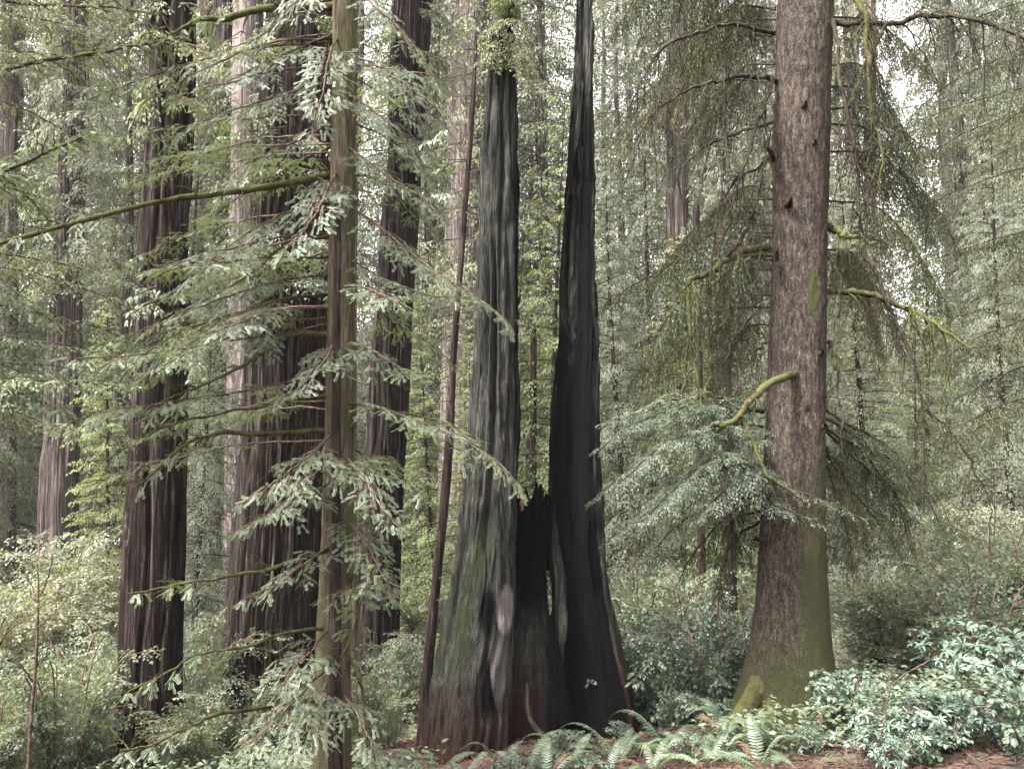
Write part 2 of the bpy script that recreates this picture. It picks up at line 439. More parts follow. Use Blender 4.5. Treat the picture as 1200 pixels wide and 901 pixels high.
def place(g, tmpl, pos, y, n, length, width, mat=0, jit=0.25, rng=RNG):
    """copies of a leaf template: pos, direction y, plane normal n, length and width per leaf"""
    tv, tq = tmpl; k = len(pos)
    if k == 0: return
    y = nrm(y); n = n + rng.normal(size=n.shape) * jit
    x = nrm(np.cross(y, n)); z = np.cross(x, y)
    length = np.broadcast_to(length, (k,)); width = np.broadcast_to(width, (k,))
    V = (pos[:, None] + tv[None, :, 0, None] * x[:, None] * width[:, None, None]
         + tv[None, :, 1, None] * y[:, None] * length[:, None, None] + tv[None, :, 2, None] * z[:, None] * length[:, None, None])
    Q = (tq[None] + (np.arange(k) * len(tv))[:, None, None])
    g.add(V.reshape(-1, 3), Q.reshape(-1, 4), mat)

def foliage(gl, gw, axis, lat=0.5, step=0.06, shoot=0.11, sw=0.028, sstep=0.045, ang=55, droop=0.35, plane=0.25, start=0.2, tmpl=None,
            rng=RNG, mat=0, hang=0.0, wmat=0, gap=0.1, shape=1.0, twig_r=0.003, sub=0, sublen=.42):
    """a flat conifer spray along axis: side branchlets left and right, shoots on every branchlet.
    gl takes the leaves, gw the thin branchlet wood"""
    axis = np.asarray(axis, float)
    seg = np.linalg.norm(np.diff(axis, axis=0), axis=1); cum = np.concatenate([[0], np.cumsum(seg)]); Lt = cum[-1]
    ts = np.arange(start * Lt, Lt, step)
    if len(ts) == 0: return
    ts = ts + rng.uniform(-.4, .4, len(ts)) * step
    ts = np.clip(ts, 0, Lt * .999)
    keep = rng.random(len(ts)) > gap; ts = ts[keep]
    P = np.stack([np.interp(ts, cum, axis[:, c]) for c in range(3)], -1)
    G = nrm(np.gradient(axis, axis=0)); T = nrm(np.stack([np.interp(ts, cum, G[:, c]) for c in range(3)], -1))
    up = np.array([0, 0, 1.0])
    S = np.cross(T, up); bad = np.linalg.norm(S, axis=1) < .25; S[bad] = np.array([1.0, 0, 0]); S = nrm(S)
    Nn = nrm(np.cross(S, T)); n = len(ts)
    sg = np.where(np.arange(n) % 2 == 0, 1.0, -1.0)
    tt = ts / Lt
    prof = np.clip((1 - tt) ** 0.7 * 1.0 + 0.14, 0, 1) * np.clip(0.45 + tt / max(start + .12, .2) * .5, 0, 1)
    L = lat * prof ** shape * rng.uniform(.65, 1.15, n)
    a = R(ang) * rng.uniform(.8, 1.2, n)
    D = nrm(np.cos(a)[:, None] * T + (np.sin(a) * sg)[:, None] * S + Nn * rng.normal(0, plane, n)[:, None] - up * hang)
    m = 6
    s = np.linspace(0, 1, m)
    B = P[:, None] + D[:, None] * (L[:, None] * s)[..., None] - up * (droop * L[:, None] * s ** 2)[..., None] + rng.normal(0, .02, (n, m, 3)) * (L[:, None] * s)[..., None]
    if gw is not None: tubes(gw, B, np.repeat((twig_r * (1.1 - .8 * s))[None], n, 0), 3, wmat)
    if sub:
        fs = (np.arange(sub)[None] + rng.uniform(.2, .8, (n, sub))) / sub * .85 + .06
        x = fs * (m - 1); i0 = np.minimum(x.astype(int), m - 2); fr = (x - i0)[..., None]; ar = np.arange(n)[:, None]
        p2 = (B[ar, i0] * (1 - fr) + B[ar, i0 + 1] * fr).reshape(-1, 3)
        tg = nrm(B[ar, i0 + 1] - B[ar, i0]).reshape(-1, 3); n2 = nrm(np.repeat(Nn, sub, 0) + rng.normal(0, .2, (n * sub, 3)))
        sd2 = nrm(np.cross(tg, n2)); sg2 = np.tile(np.where(np.arange(sub) % 2 == 0, 1.0, -1.0), n)
        b2 = R(48) * rng.uniform(.7, 1.25, n * sub)
        D2 = nrm(np.cos(b2)[:, None] * tg + (np.sin(b2) * sg2)[:, None] * sd2 - up * hang * .5)
        L2 = np.repeat(L, sub) * sublen * (1.1 - .75 * fs.ravel()) * rng.uniform(.6, 1.2, n * sub)
        B2 = p2[:, None] + D2[:, None] * (L2[:, None] * s)[..., None] - up * (droop * L2[:, None] * s ** 2)[..., None]
        if gw is not None and twig_r > .002: tubes(gw, B2, np.repeat((twig_r * .6 * (1.1 - .8 * s))[None], n * sub, 0), 3, wmat)
        B = np.concatenate([B, B2]); L = np.concatenate([L, L2]); Nn = np.concatenate([Nn, n2]); n = len(B)
    # shoots
    js = np.maximum(1, (L / sstep).astype(int)); mx = js.max()
    jj = np.arange(mx)[None]; ok = jj < js[:, None]
    f = (jj + .6 + rng.uniform(-.3, .3, (n, mx))) / js[:, None]; f = np.clip(f, .03, 1)
    ii, _ = np.nonzero(ok); fv = f[ok]; jv = np.broadcast_to(jj, ok.shape)[ok]
    x = fv * (m - 1); i0 = np.minimum(x.astype(int), m - 2); fr = (x - i0)[:, None]
    p = B[ii, i0] * (1 - fr) + B[ii, i0 + 1] * fr
    tg = nrm(B[ii, i0 + 1] - B[ii, i0]); nn = Nn[ii]
    sd = nrm(np.cross(tg, nn)); s2 = np.where(jv % 2 == 0, 1.0, -1.0)
    b = R(46) * rng.uniform(.6, 1.25, len(ii)); last = jv == js[ii] - 1; b = np.where(last, b * .15, b)
    d = np.cos(b)[:, None] * tg + (np.sin(b) * s2)[:, None] * sd - up * (0.12 + droop * .3 + hang * .3) * rng.uniform(.3, 1.4, (len(ii), 1))
    ln = shoot * rng.uniform(.6, 1.2, len(ii)) * (1 - .3 * fv)
    place(gl, tmpl or BLADE, p, d, nn, ln, sw * rng.uniform(.8, 1.2, len(ii)), mat, .3, rng)

def twigs(g, axis, n, L, r, rng=RNG, droop=0.5, mat=0, ang=60, sub=2):
    """bare side twigs on a limb"""
    axis = np.asarray(axis, float); k = len(axis)
    if n == 0: return
    i = rng.integers(int(k * .15), k - 1, n)
    T = nrm(np.gradient(axis, axis=0))[i]
    rv = nrm(np.cross(T, rng.normal(size=(n, 3))))
    a = R(ang) * rng.uniform(.6, 1.2, n)
    D = nrm(np.cos(a)[:, None] * T + np.sin(a)[:, None] * rv)
    s = np.linspace(0, 1, 7)
    l = L * rng.uniform(.4, 1.2, n)
    w = np.cumsum(rng.normal(0, .035, (n, 7, 3)), 1); w -= w[:, :1]
    P = axis[i][:, None] + D[:, None] * (l[:, None] * s)[..., None] + w * l[:, None, None] - np.array([0, 0, 1.0]) * (droop * l[:, None] * s ** 1.8)[..., None]
    tubes(g, P, np.repeat((r * (1 - .75 * s))[None], n, 0), 4, mat)
    if sub > 0:
        for q in range(n):
            if rng.random() < .8: twigs(g, P[q], int(rng.integers(2, 5)), L * .45, r * .55, rng, droop, mat, ang, sub - 1)
    return P

# ------------------------------------------------------------------ world, sun
w = bpy.data.worlds.new('World'); scene.world = w; w.use_nodes = True
wn, wl = w.node_tree.nodes, w.node_tree.links
SUN_EL, SUN_AZ = R(58), R(235)      # high, from the left and a little behind the camera
sky = wn.new('ShaderNodeTexSky'); sky.sky_type = 'NISHITA'; sky.sun_disc = False
sky.sun_elevation = SUN_EL; sky.sun_rotation = SUN_AZ; sky.dust_density = 4; sky.air_density = 1.0
hsv = wn.new('ShaderNodeHueSaturation'); hsv.inputs['Saturation'].default_value = 0.12   # overcast
wl.new(sky.outputs[0], hsv.inputs['Color'])
bg = wn['Background']; bg.inputs['Strength'].default_value = 0.08
tint = wn.new('ShaderNodeMix'); tint.data_type = 'RGBA'; tint.blend_type = 'MULTIPLY'; tint.inputs[0].default_value = 1
wl.new(hsv.outputs[0], tint.inputs[6]); tint.inputs[7].default_value = (1.07, 0.995, 1.0, 1)
wl.new(tint.outputs[2], bg.inputs['Color'])
sl = bpy.data.lights.new('sun', 'SUN'); sl.energy = 1.5; sl.angle = R(12); sl.color = (1, .97, .92)
so = bpy.data.objects.new('sun', sl); COL.objects.link(so)
# the Nishita sun at rotation r stands towards (sin r, cos r)
sd = np.array([math.sin(SUN_AZ) * math.cos(SUN_EL), math.cos(SUN_AZ) * math.cos(SUN_EL), math.sin(SUN_EL)])
from mathutils import Vector
so.rotation_euler = Vector(sd).to_track_quat('Z', 'Y').to_euler()

cam = bpy.data.cameras.new('camera'); co = bpy.data.objects.new('camera', cam); COL.objects.link(co)
cam.sensor_fit = 'HORIZONTAL'; cam.angle = HFOV; cam.clip_start = 0.05; cam.clip_end = 900
co.location = CAM; co.rotation_euler = (R(90) + PITCH, 0, 0)
scene.camera = co
scene.view_settings.view_transform = 'Standard'; scene.view_settings.look = 'None'
scene.view_settings.gamma = 1.0; scene.view_settings.exposure = 3.8
DENO = True
HAZE = 0.0002
scene.cycles.use_denoising = DENO
scene.cycles.max_bounces = 5; scene.cycles.diffuse_bounces = 3; scene.cycles.glossy_bounces = 2
scene.cycles.transmission_bounces = 4; scene.cycles.volume_bounces = 1
scene.cycles.caustics_reflective = False; scene.cycles.caustics_refractive = False


# ------------------------------------------------------------------ the standing snag
def loft(name, rows, d, poly, depth, mat, parent, origin, zonef, npt=150, dz=0.07, seed=1, zcap=None, ridge=0.05, jag=0.0, below=True, depth_rows=None):
    r = np.array(rows, float)
    z = np.array([row_to_z(a, d) for a in r[:, 0]])
    l = np.array([at(b, a, d)[0] for a, b in r[:, :2]]); rr = np.array([at(b, a, d)[0] for a, b in r[:, [0, 2]]])
    o = np.argsort(z); z, l, rr = z[o], l[o], rr[o]
    zz = np.arange(z[0] - (0.5 if below else 0), z[-1] if zcap is None else zcap, dz)
    Lx = np.interp(zz, z, l); Rx = np.interp(zz, z, rr)
    k = 3; ker = np.ones(2 * k + 1) / (2 * k + 1); pad = lambda a: np.convolve(np.pad(a, k, mode='edge'), ker, 'valid')
    Lx, Rx = pad(Lx), pad(Rx)
    cx, hw = (Lx + Rx) / 2, (Rx - Lx) / 2
    p = np.array(poly + [poly[0]], float)
    P2 = spline(np.vstack([p[-2], p, p[1]]), npt * 4 + 1) if False else None
    seg = np.linalg.norm(np.diff(p, axis=0), axis=1); cum = np.concatenate([[0], np.cumsum(seg)])
    s = np.linspace(0, cum[-1], npt, endpoint=False)
    U = np.stack([np.interp(s, cum, p[:, 0]), np.interp(s, cum, p[:, 1])], -1)
    for _ in range(2):
        U = (np.roll(U, 1, 0) + 2 * U + np.roll(U, -1, 0)) / 4
    T = nrm(np.roll(U, -1, 0) - np.roll(U, 1, 0)); N2 = np.stack([T[:, 1], -T[:, 0]], -1)
    if (N2 * (U - U.mean(0))).sum() < 0: N2 = -N2
    uu = np.arange(npt) / npt
    UU, ZZ = np.meshgrid(uu, zz)
    per = cum[-1] * np.mean(hw)
    nr = max(8, int(per / 0.13))
    wp = 1.4 * (vnoise(UU * 7, ZZ * .5 + 20, 7, seed + 3) - .5) + .7 * (vnoise(UU * 15, ZZ * 1.6 + 20, 15, seed + 4) - .5)
    f1 = 1 - np.abs(2 * vnoise(UU * nr + wp, ZZ * .3 + 30, nr, seed) - 1) ** .8
    f2 = vnoise(UU * nr * 3 + wp * 3, ZZ * 1.3 + 30, nr * 3, seed + 1)
    f3 = vnoise(UU * 6 + wp * .3, ZZ * .45 + 30, 6, seed + 2)
    f4 = vnoise(UU * 20, ZZ * 5 + 30, 20, seed + 6)
    f5 = vnoise(UU * 34 + wp, ZZ * 3.2 + 30, 34, seed + 7, 256); f6 = vnoise(UU * 60, ZZ * 9 + 30, 60, seed + 8, 256)
    blk = np.exp(-((2 * f5 - 1) / .22) ** 2)
    ds = (1 - 1.5 * np.exp(-((f1 - .0) / .35) ** 2) - .95) * ridge + (f2 - .5) * ridge * .8 + (f3 - .5) * .22 * hw[:, None] + (f4 - .5) * .03 - blk * .012 + (f6 - .5) * .014
    dd = depth if depth_rows is None else np.interp(zz, *depth_rows)[:, None]
    X = cx[:, None] + U[None, :, 0] * hw[:, None] + N2[None, :, 0] * ds
    Y = d + U[None, :, 1] * hw[:, None] * dd + N2[None, :, 1] * ds
    Z = ZZ.copy()
    if jag: # broken, splintered top
        f = np.clip((ZZ - (zz[-1] - 0.9)) / 0.9, 0, 1)
        Z += f * jag * (vnoise(UU * 11, ZZ * 0 + 3.5, 11, seed + 9) - .75) * 2
    V = np.stack([X, Y, Z], -1)
    V = np.concatenate([V, V[-1:].mean(1, keepdims=True).repeat(npt, 1) - np.array([0, 0, .15 if jag else 0])], 0).reshape(-1, 3)
    px, py, _ = to_px(V)
    u_all = np.tile(uu, len(zz) + 1)
    g = Geo(); g.add(V - origin, grid_quads(len(zz) + 1, npt, True), 0, zonef(px, py, V, u_all))
    return g.build(name, mat, parent, zone=True)

def zmake(n): return np.zeros((n, 4), np.float32)
def zput(z, col, a):
    a = np.clip(a, 0, 1)[:, None]
    z[:, :3] = z[:, :3] * (1 - (a > z[:, 3:4])) + np.array(col, np.float32) * (a > z[:, 3:4])
    z[:, 3] = np.maximum(z[:, 3], a[:, 0])
sm = lambda x, a, b: np.clip((x - a) / (b - a), 0, 1)

SN0 = gpt(at(620, 870, 11)[0], 11.1)
snag = thing('burnt_redwood_snag', 'hollow fire-blackened redwood snag split into two tall spires above a flared grey base', 'dead tree', SN0)
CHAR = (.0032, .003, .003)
ROT = (.032, .0155, .0125)
PALE = (.16, .145, .14)
MOSSC = (.034, .039, .021)
def zA(px, py, V, u):
    z = zmake(len(px))
    zput(z, CHAR, sm(px, 596, 606) * sm(py, 60, 200) * (1 - sm(py, 500, 640)) * .95)
    zput(z, CHAR, (1 - np.hypot((px - 571) / 13, (py - 718) / 42)) * 1.6)  # dark hollow painted as a flat spot, its shade put into the colour
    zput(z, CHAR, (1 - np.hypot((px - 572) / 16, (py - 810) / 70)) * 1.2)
    zput(z, CHAR, .8 * (1 - sm(py, 30, 130)))
    zput(z, PALE, (1 - np.hypot((px - 592 + (py - 720) * .06) / 12, (py - 715) / 38)) * 2.2)
    zput(z, (.09, .083, .08), (1 - np.hypot((px - 583 + (py - 780) * .05) / 17, (py - 785) / 62)) * 1.5)
    ln = np.minimum(np.abs(px - (548 - (py - 700) * .20)), np.abs(px - (566 - (py - 660) * .26)))
    zput(z, MOSSC, (1 - ln / 10) * sm(py, 540, 640) * (1 - sm(py, 780, 850)) * .75)
    zput(z, MOSSC, .42 * sm(py, 560, 680) * (1 - sm(px, 545, 575)) * (1 - sm(py, 780, 840)))
    zput(z, ROT, sm(py, 730, 890) * .72)
    return z
A_ROWS = [(25, 575, 600), (60, 573, 601), (100, 571, 603), (200, 563, 607), (300, 559, 611), (400, 557, 611), (480, 552, 611), (570, 543, 607),
          (650, 533, 606), (720, 520, 606), (800, 507, 604), (850, 500, 602), (885, 494, 602)]
polyA = [(-1, .1), (-.85, -.45), (-.45, -.85), (.05, -.95), (.5, -.8), (.85, -.45), (1, 0), (.85, .4), (.4, .62), (-.1, .7), (-.65, .6)]
zt = lambda row, d: row_to_z(row, d)
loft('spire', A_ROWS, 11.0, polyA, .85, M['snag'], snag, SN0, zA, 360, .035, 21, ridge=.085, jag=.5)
def zB(px, py, V, u):
    z = zmake(len(px))
    # the first 6 of the 13 outline points are the burnt inside of the shell
    ins = ((u < .42) | (u > .985)) * 1.0
    zput(z, CHAR, ins * sm(py, 40, 200) * 1.2)
    zput(z, CHAR, .5 * sm(py, 60, 200) * (1 - sm(py, 620, 740)))
    zput(z, ROT, (1 - ins) * sm(py, 680, 840) * .75)
    zput(z, (.12, .075, .055), (1 - ins) * (1 - np.hypot((px - 702) / 7, (py - 760) / 60)) * 1.6)
    zput(z, CHAR, .55 * (1 - ins) * sm(py, 330, 480) * (1 - sm(py, 560, 700)))
    return z
B_ROWS = [(-260, 678, 692), (0, 676, 694), (100, 672, 694), (200, 666, 696), (270, 660, 697), (340, 655, 699), (390, 656, 701), (440, 650, 702), (500, 645, 702),
          (570, 643, 704), (640, 642, 708), (690, 647, 715), (750, 648, 726), (800, 650, 738), (850, 650, 748), (885, 648, 754)]
polyB = [(-1, .30), (-.6, .58), (-.1, .60), (.14, .35), (.22, 0), (.27, -.42), (.5, -.64), (.82, -.5), (1, -.05), (.95, .55), (.55, .95), (0, 1.05), (-.6, .95)]
loft('spire', B_ROWS, 11.15, polyB, 1.0, M['snag'], snag, SN0, zB, 320, .035, 47, ridge=.075)
def zC(px, py, V, u):
    z = zmake(len(px))
    zput(z, CHAR, .9 * (1 - sm(py, 690, 770)))
    zput(z, CHAR, .9 * sm(px, 630, 645))
    zput(z, (.16, .09, .07), (1 - np.hypot((px - 612) / 5, (py - 590) / 18)) * 1.6)
    zput(z, ROT, .75 * sm(py, 720, 830) * (1 - sm(px, 625, 648)))
    return z
C_ROWS = [(572, 606, 636), (600, 604, 640), (640, 602, 640), (667, 601, 640), (720, 599, 642), (760, 594, 655), (820, 586, 664), (890, 580, 672)]
polyC = [(-1, 0), (-.7, -.5), (0, -.6), (.7, -.35), (1, .1), (.6, .5), (0, .6), (-.6, .5)]
loft('charred_back_wall', C_ROWS, 11.3, polyC, .65, M['snag'], snag, SN0, zC, 240, .035, 61, ridge=.09, jag=.35)
g = Geo()
rt = spline([at(618, 800, 10.95), at(619, 830, 10.9), at(626, 850, 10.85), at(640, 866, 10.8)], 14)
tube(g, rt, np.linspace(.03, .045, 14), 7, 0, .06); o = g.build('root', M['darklimb'], snag); o.location = -SN0
# burnt splinter bridging the two spires over the hole
def zAll(px, py, V, u):
    z = zmake(len(px)); zput(z, CHAR, np.ones(len(px))); return z
loft('charred_bridge', [(575, 632, 656), (600, 633, 658), (640, 635, 656), (662, 637, 656), (668, 641, 652)], 11.55, polyC, .8, M['snag'], snag, SN0, zAll, 60, .05, 71, ridge=.04, jag=.2, below=False)
loft('charred_sill', [(716, 634, 660), (740, 630, 668), (800, 620, 700), (890, 610, 730)], 11.6, polyC, .5, M['snag'], snag, SN0, zAll, 90, .06, 73, ridge=.06, jag=.25)

# ------------------------------------------------------------------ standing trees of the foreground and middle distance
def tree(name, label, rows, d, mat, kind='redwood', **k):
    b = base_of(rows, d)
    t = thing(name, label, 'tree', b)
    trunk('trunk', rows, d, mat, t, kind, origin=b, **k)
    return t, b

def limb(t, b, pts, r0, mat, leafmat=None, ntw=0, tl=.35, name='branch', taper=.25, n=36, seed=None, twd=.4, wob=.02, **fk):
    """a limb through picture points (px, py, distance), with its twigs and, as its child, its foliage"""
    rng = np.random.default_rng(seed if seed is not None else int(abs(pts[0][0] * 7 + pts[-1][1] * 13 + len(pts))))
    P = np.array([at(*p) for p in pts])
    A = spline(P, n)
    jit = np.cumsum(rng.normal(0, wob * .25, (n, 3)), 0); jit -= np.linspace(0, 1, n)[:, None] * jit[-1]
    A = A + jit
    g = Geo()
    tube(g, A, r0 * np.linspace(1, taper, n) ** 1.0, 7, 0, .10, rng)
    if ntw: twigs(g, A, ntw, tl, max(.003, r0 * .28), rng, twd)
    gl = None
    if leafmat is not None:
        gl = Geo(); foliage(gl, g, A, rng=rng, **fk)
    o = g.build(name, mat, t); o.location = -b
    if gl is not None and gl.n:
        gl.build('foliage', leafmat, o, smooth=False)
    return A

L1, bL1 = tree('redwood_tree', 'dark furrowed redwood trunk standing nearest on its side of the valley, black along one flank',
    [(-300, 184, 230), (0, 177, 228), (100, 176, 226), (200, 172, 224), (300, 167, 221), (400, 163, 219), (500, 157, 217), (600, 150, 215), (700, 146, 212), (800, 142, 211), (925, 134, 210)],
    13, M['redwood'], nth=260, seed=3)
L2, bL2 = tree('redwood_tree', 'broadest furrowed redwood, its thick trunk behind the slender mossy one',
    [(-300, 330, 408), (0, 318, 400), (100, 308, 395), (200, 303, 392), (300, 297, 388), (400, 290, 384), (500, 285, 378), (600, 276, 374), (700, 266, 372), (800, 260, 372), (858, 253, 376)],
    17, M['redwood'], nth=420, seed=5)
L4, bL4 = tree('redwood_tree', 'straight reddish dark redwood between the slender mossy trunk and the burnt snag',
    [(-300, 478, 520), (0, 462, 505), (100, 457, 500), (200, 452, 495), (300, 443, 488), (400, 436, 482), (500, 430, 477), (600, 421, 473), (700, 417, 468), (795, 412, 467)],
    20, M['redwood'], nth=240, seed=9)
T3, bT3 = tree('young_redwood', 'slender mossy young redwood with long leafy boughs in front of the broad trunk',
    [(-300, 397, 422), (0, 390, 418), (200, 387, 418), (400, 384, 416), (600, 378, 414), (800, 369, 411), (960, 364, 410)], 8.0, M['mossy'], 'smooth', nth=64, seed=13, flare=.15)
T3b, bT3b = tree('young_redwood', 'thin dark stem pressed against the slender mossy trunk, bare and straight',
    [(250, 392, 399), (400, 389, 399), (530, 387, 399), (700, 386, 400), (960, 384, 402)], 7.6, M['thinbark'], 'smooth', nth=32, seed=14, flare=.1, ztop=at(395, 235, 7.6)[2])
T5, bT5 = tree('young_redwood', 'thin leaning dark trunk with short bare side twigs just beside the burnt snag',
    [(60, 555, 559), (120, 551, 557), (300, 538, 544.5), (400, 528, 536), (550, 519, 530), (650, 509, 520), (750, 498, 510), (872, 487, 500)], 12.2, M['thinbark'], 'smooth', nth=40, seed=15, flare=.1, ztop=at(556, 40, 12.2)[2])
def zS(px, py, V):
    z = zmake(len(px))
    xr = 972 + np.clip(py - 700, 0, 200) * .05
    zput(z, (.036, .038, .018), .8 * (sm(px, xr - 62 + np.clip(700 - py, -100, 400) * .10, xr - 18) * sm(py, 430, 660)) * 1.0)
    zput(z, (.038, .041, .018), sm(py, 660, 830) * .78)
    zput(z, (.04, .045, .018), (1 - np.hypot((px - 953) / 9, (py - 345) / 40)) * 1.5)
    zput(z, (.04, .037, .022), .5 * sm(px, 950, 972) * (1 - sm(py, 400, 500)))
    return z
SP, bSP = tree('hemlock_tree', 'thick scaly-barked trunk with a mossy flared foot and drooping dead limbs beside the snag',
    [(-300, 920, 978), (0, 913, 976), (100, 910, 972), (200, 906, 970), (300, 905, 968), (400, 901, 967), (500, 897, 966), (600, 893, 965), (700, 888, 967), (760, 882, 971), (800, 875, 974), (848, 864, 982)],
    9.5, M['spruce'], 'scaly', nth=300, dz=.025, seed=17, flare=.22, zonef=zS)

# roots of the scaly trunk
for pts, r in [([(893, 800, 9.3), (872, 832, 9.1), (852, 852, 8.9), (828, 872, 8.7)], .11), ([(905, 815, 9.2), (903, 842, 9.0), (890, 860, 8.8)], .10), ([(958, 815, 9.3), (975, 838, 9.2), (995, 858, 9.0)], .10)]:
    P = spline([at(*p) for p in pts], 20)
    P[:, 2] = np.maximum(np.minimum(P[:, 2], ground_z(P[:, 0], P[:, 1]) + np.linspace(.5, .02, 20)), ground_z(P[:, 0], P[:, 1]) - .03)
    g = Geo(); tube(g, P, r * np.linspace(1.2, .35, 20), 14, 0, .05)
    o = g.build('root', M['mosslimb'], SP); o.location = -bSP

# knots, stubs on the scaly trunk
for px, py, L in [(941, 125, 5), (950, 170, 8), (926, 238, 10), (908, 182, 20), (943, 480, 3), (962, 500, 4), (898, 632, 20), (957, 415, 8), (912, 300, 8)]:
    A0 = at(px, py, 9.5 - .30); sx = (px - 936) / 34
    P = spline([A0 + np.array([0, .12, 0]), A0 + np.array([sx * .05, -.03, .0]), A0 + np.array([sx * .09 * L / 12, -.06 - .004 * L, .02])], 8)
    g = Geo(); tube(g, P, np.linspace(.045, .02, 8), 8, 0, .12); o = g.build('branch_stub', M['darklimb'], SP); o.location = -bSP

# ---- limbs and boughs of the young mossy redwood
NEE = dict(tmpl=SHOOT, shoot=.13, sw=.03, sstep=.05, step=.055, lat=.5, sub=4, droop=.3, hang=.05, gap=.08)
mossy = [
    ([(388, 205, 8), (340, 213, 7.8), (290, 222, 7.6), (230, 230, 7.3), (170, 241, 7), (90, 262, 6.6), (0, 287, 6.2), (-60, 300, 6)], .040, 12),
    ([(386, 392, 8), (350, 393, 7.8), (330, 402, 7.7), (290, 425, 7.4), (240, 450, 7.2), (170, 481, 7)], .032, 9),
    ([(388, 503, 8), (340, 505, 7.8), (290, 508, 7.6), (250, 508, 7.5), (215, 522, 7.3), (180, 555, 7.1), (155, 572, 7)], .028, 7),
    ([(392, 8, 8), (340, 10, 7.8), (300, 14, 7.6), (265, 20, 7.5), (232, 22, 7.4), (200, 40, 7.3)], .05, 8),
    ([(378, 818, 8), (320, 828, 7.6), (260, 836, 7.2), (215, 854, 6.9), (180, 872, 6.7), (140, 880, 6.5)], .026, 7),
    ([(400, 640, 7.9), (350, 655, 7.5), (300, 668, 7.2), (260, 674, 7), (215, 684, 6.9), (150, 696, 6.7)], .022, 8),
    ([(386, 735, 7.9), (330, 742, 7.5), (280, 760, 7.2), (230, 768, 7.0), (195, 790, 6.9), (150, 810, 6.7)], .018, 9),
    ([(392, 345, 8), (340, 348, 7.7), (280, 362, 7.4), (220, 385, 7.2), (150, 430, 7)], .02, 8),
    ([(394, 275, 8), (330, 292, 7.7), (290, 325, 7.5), (200, 372, 7.2)], .018, 6),
    ([(395, 462, 8), (330, 470, 7.7), (260, 482, 7.4), (200, 497, 7.2), (120, 540, 7)], .018, 8),
    ([(398, 590, 8), (370, 575, 7.7), (330, 570, 7.5), (280, 590, 7.2)], .016, 6),
    ([(408, 470, 8), (450, 478, 7.8), (510, 492, 7.6), (560, 512, 7.4)], .014, 7),
    ([(405, 690, 8), (425, 650, 7.8), (440, 620, 7.6), (430, 590, 7.5)], .012, 6),
    ([(405, 560, 8), (440, 555, 7.6), (470, 560, 7.4), (500, 580, 7.2)], .012, 6),
    ([(408, 770, 8), (424, 800, 7.8), (432, 850, 7.7), (440, 890, 7.6)], .022, 4),
    ([(372, 845, 8), (395, 780, 7.5), (425, 700, 7.1), (440, 660, 6.9)], .012, 4),
]
for pts, r, ntw in mossy:
    limb(T3, bT3, pts, r, M['mosslimb'], M['needle'], ntw, .4, taper=.3, **{**NEE, 'lat': .3, 'start': .62, 'step': .1})
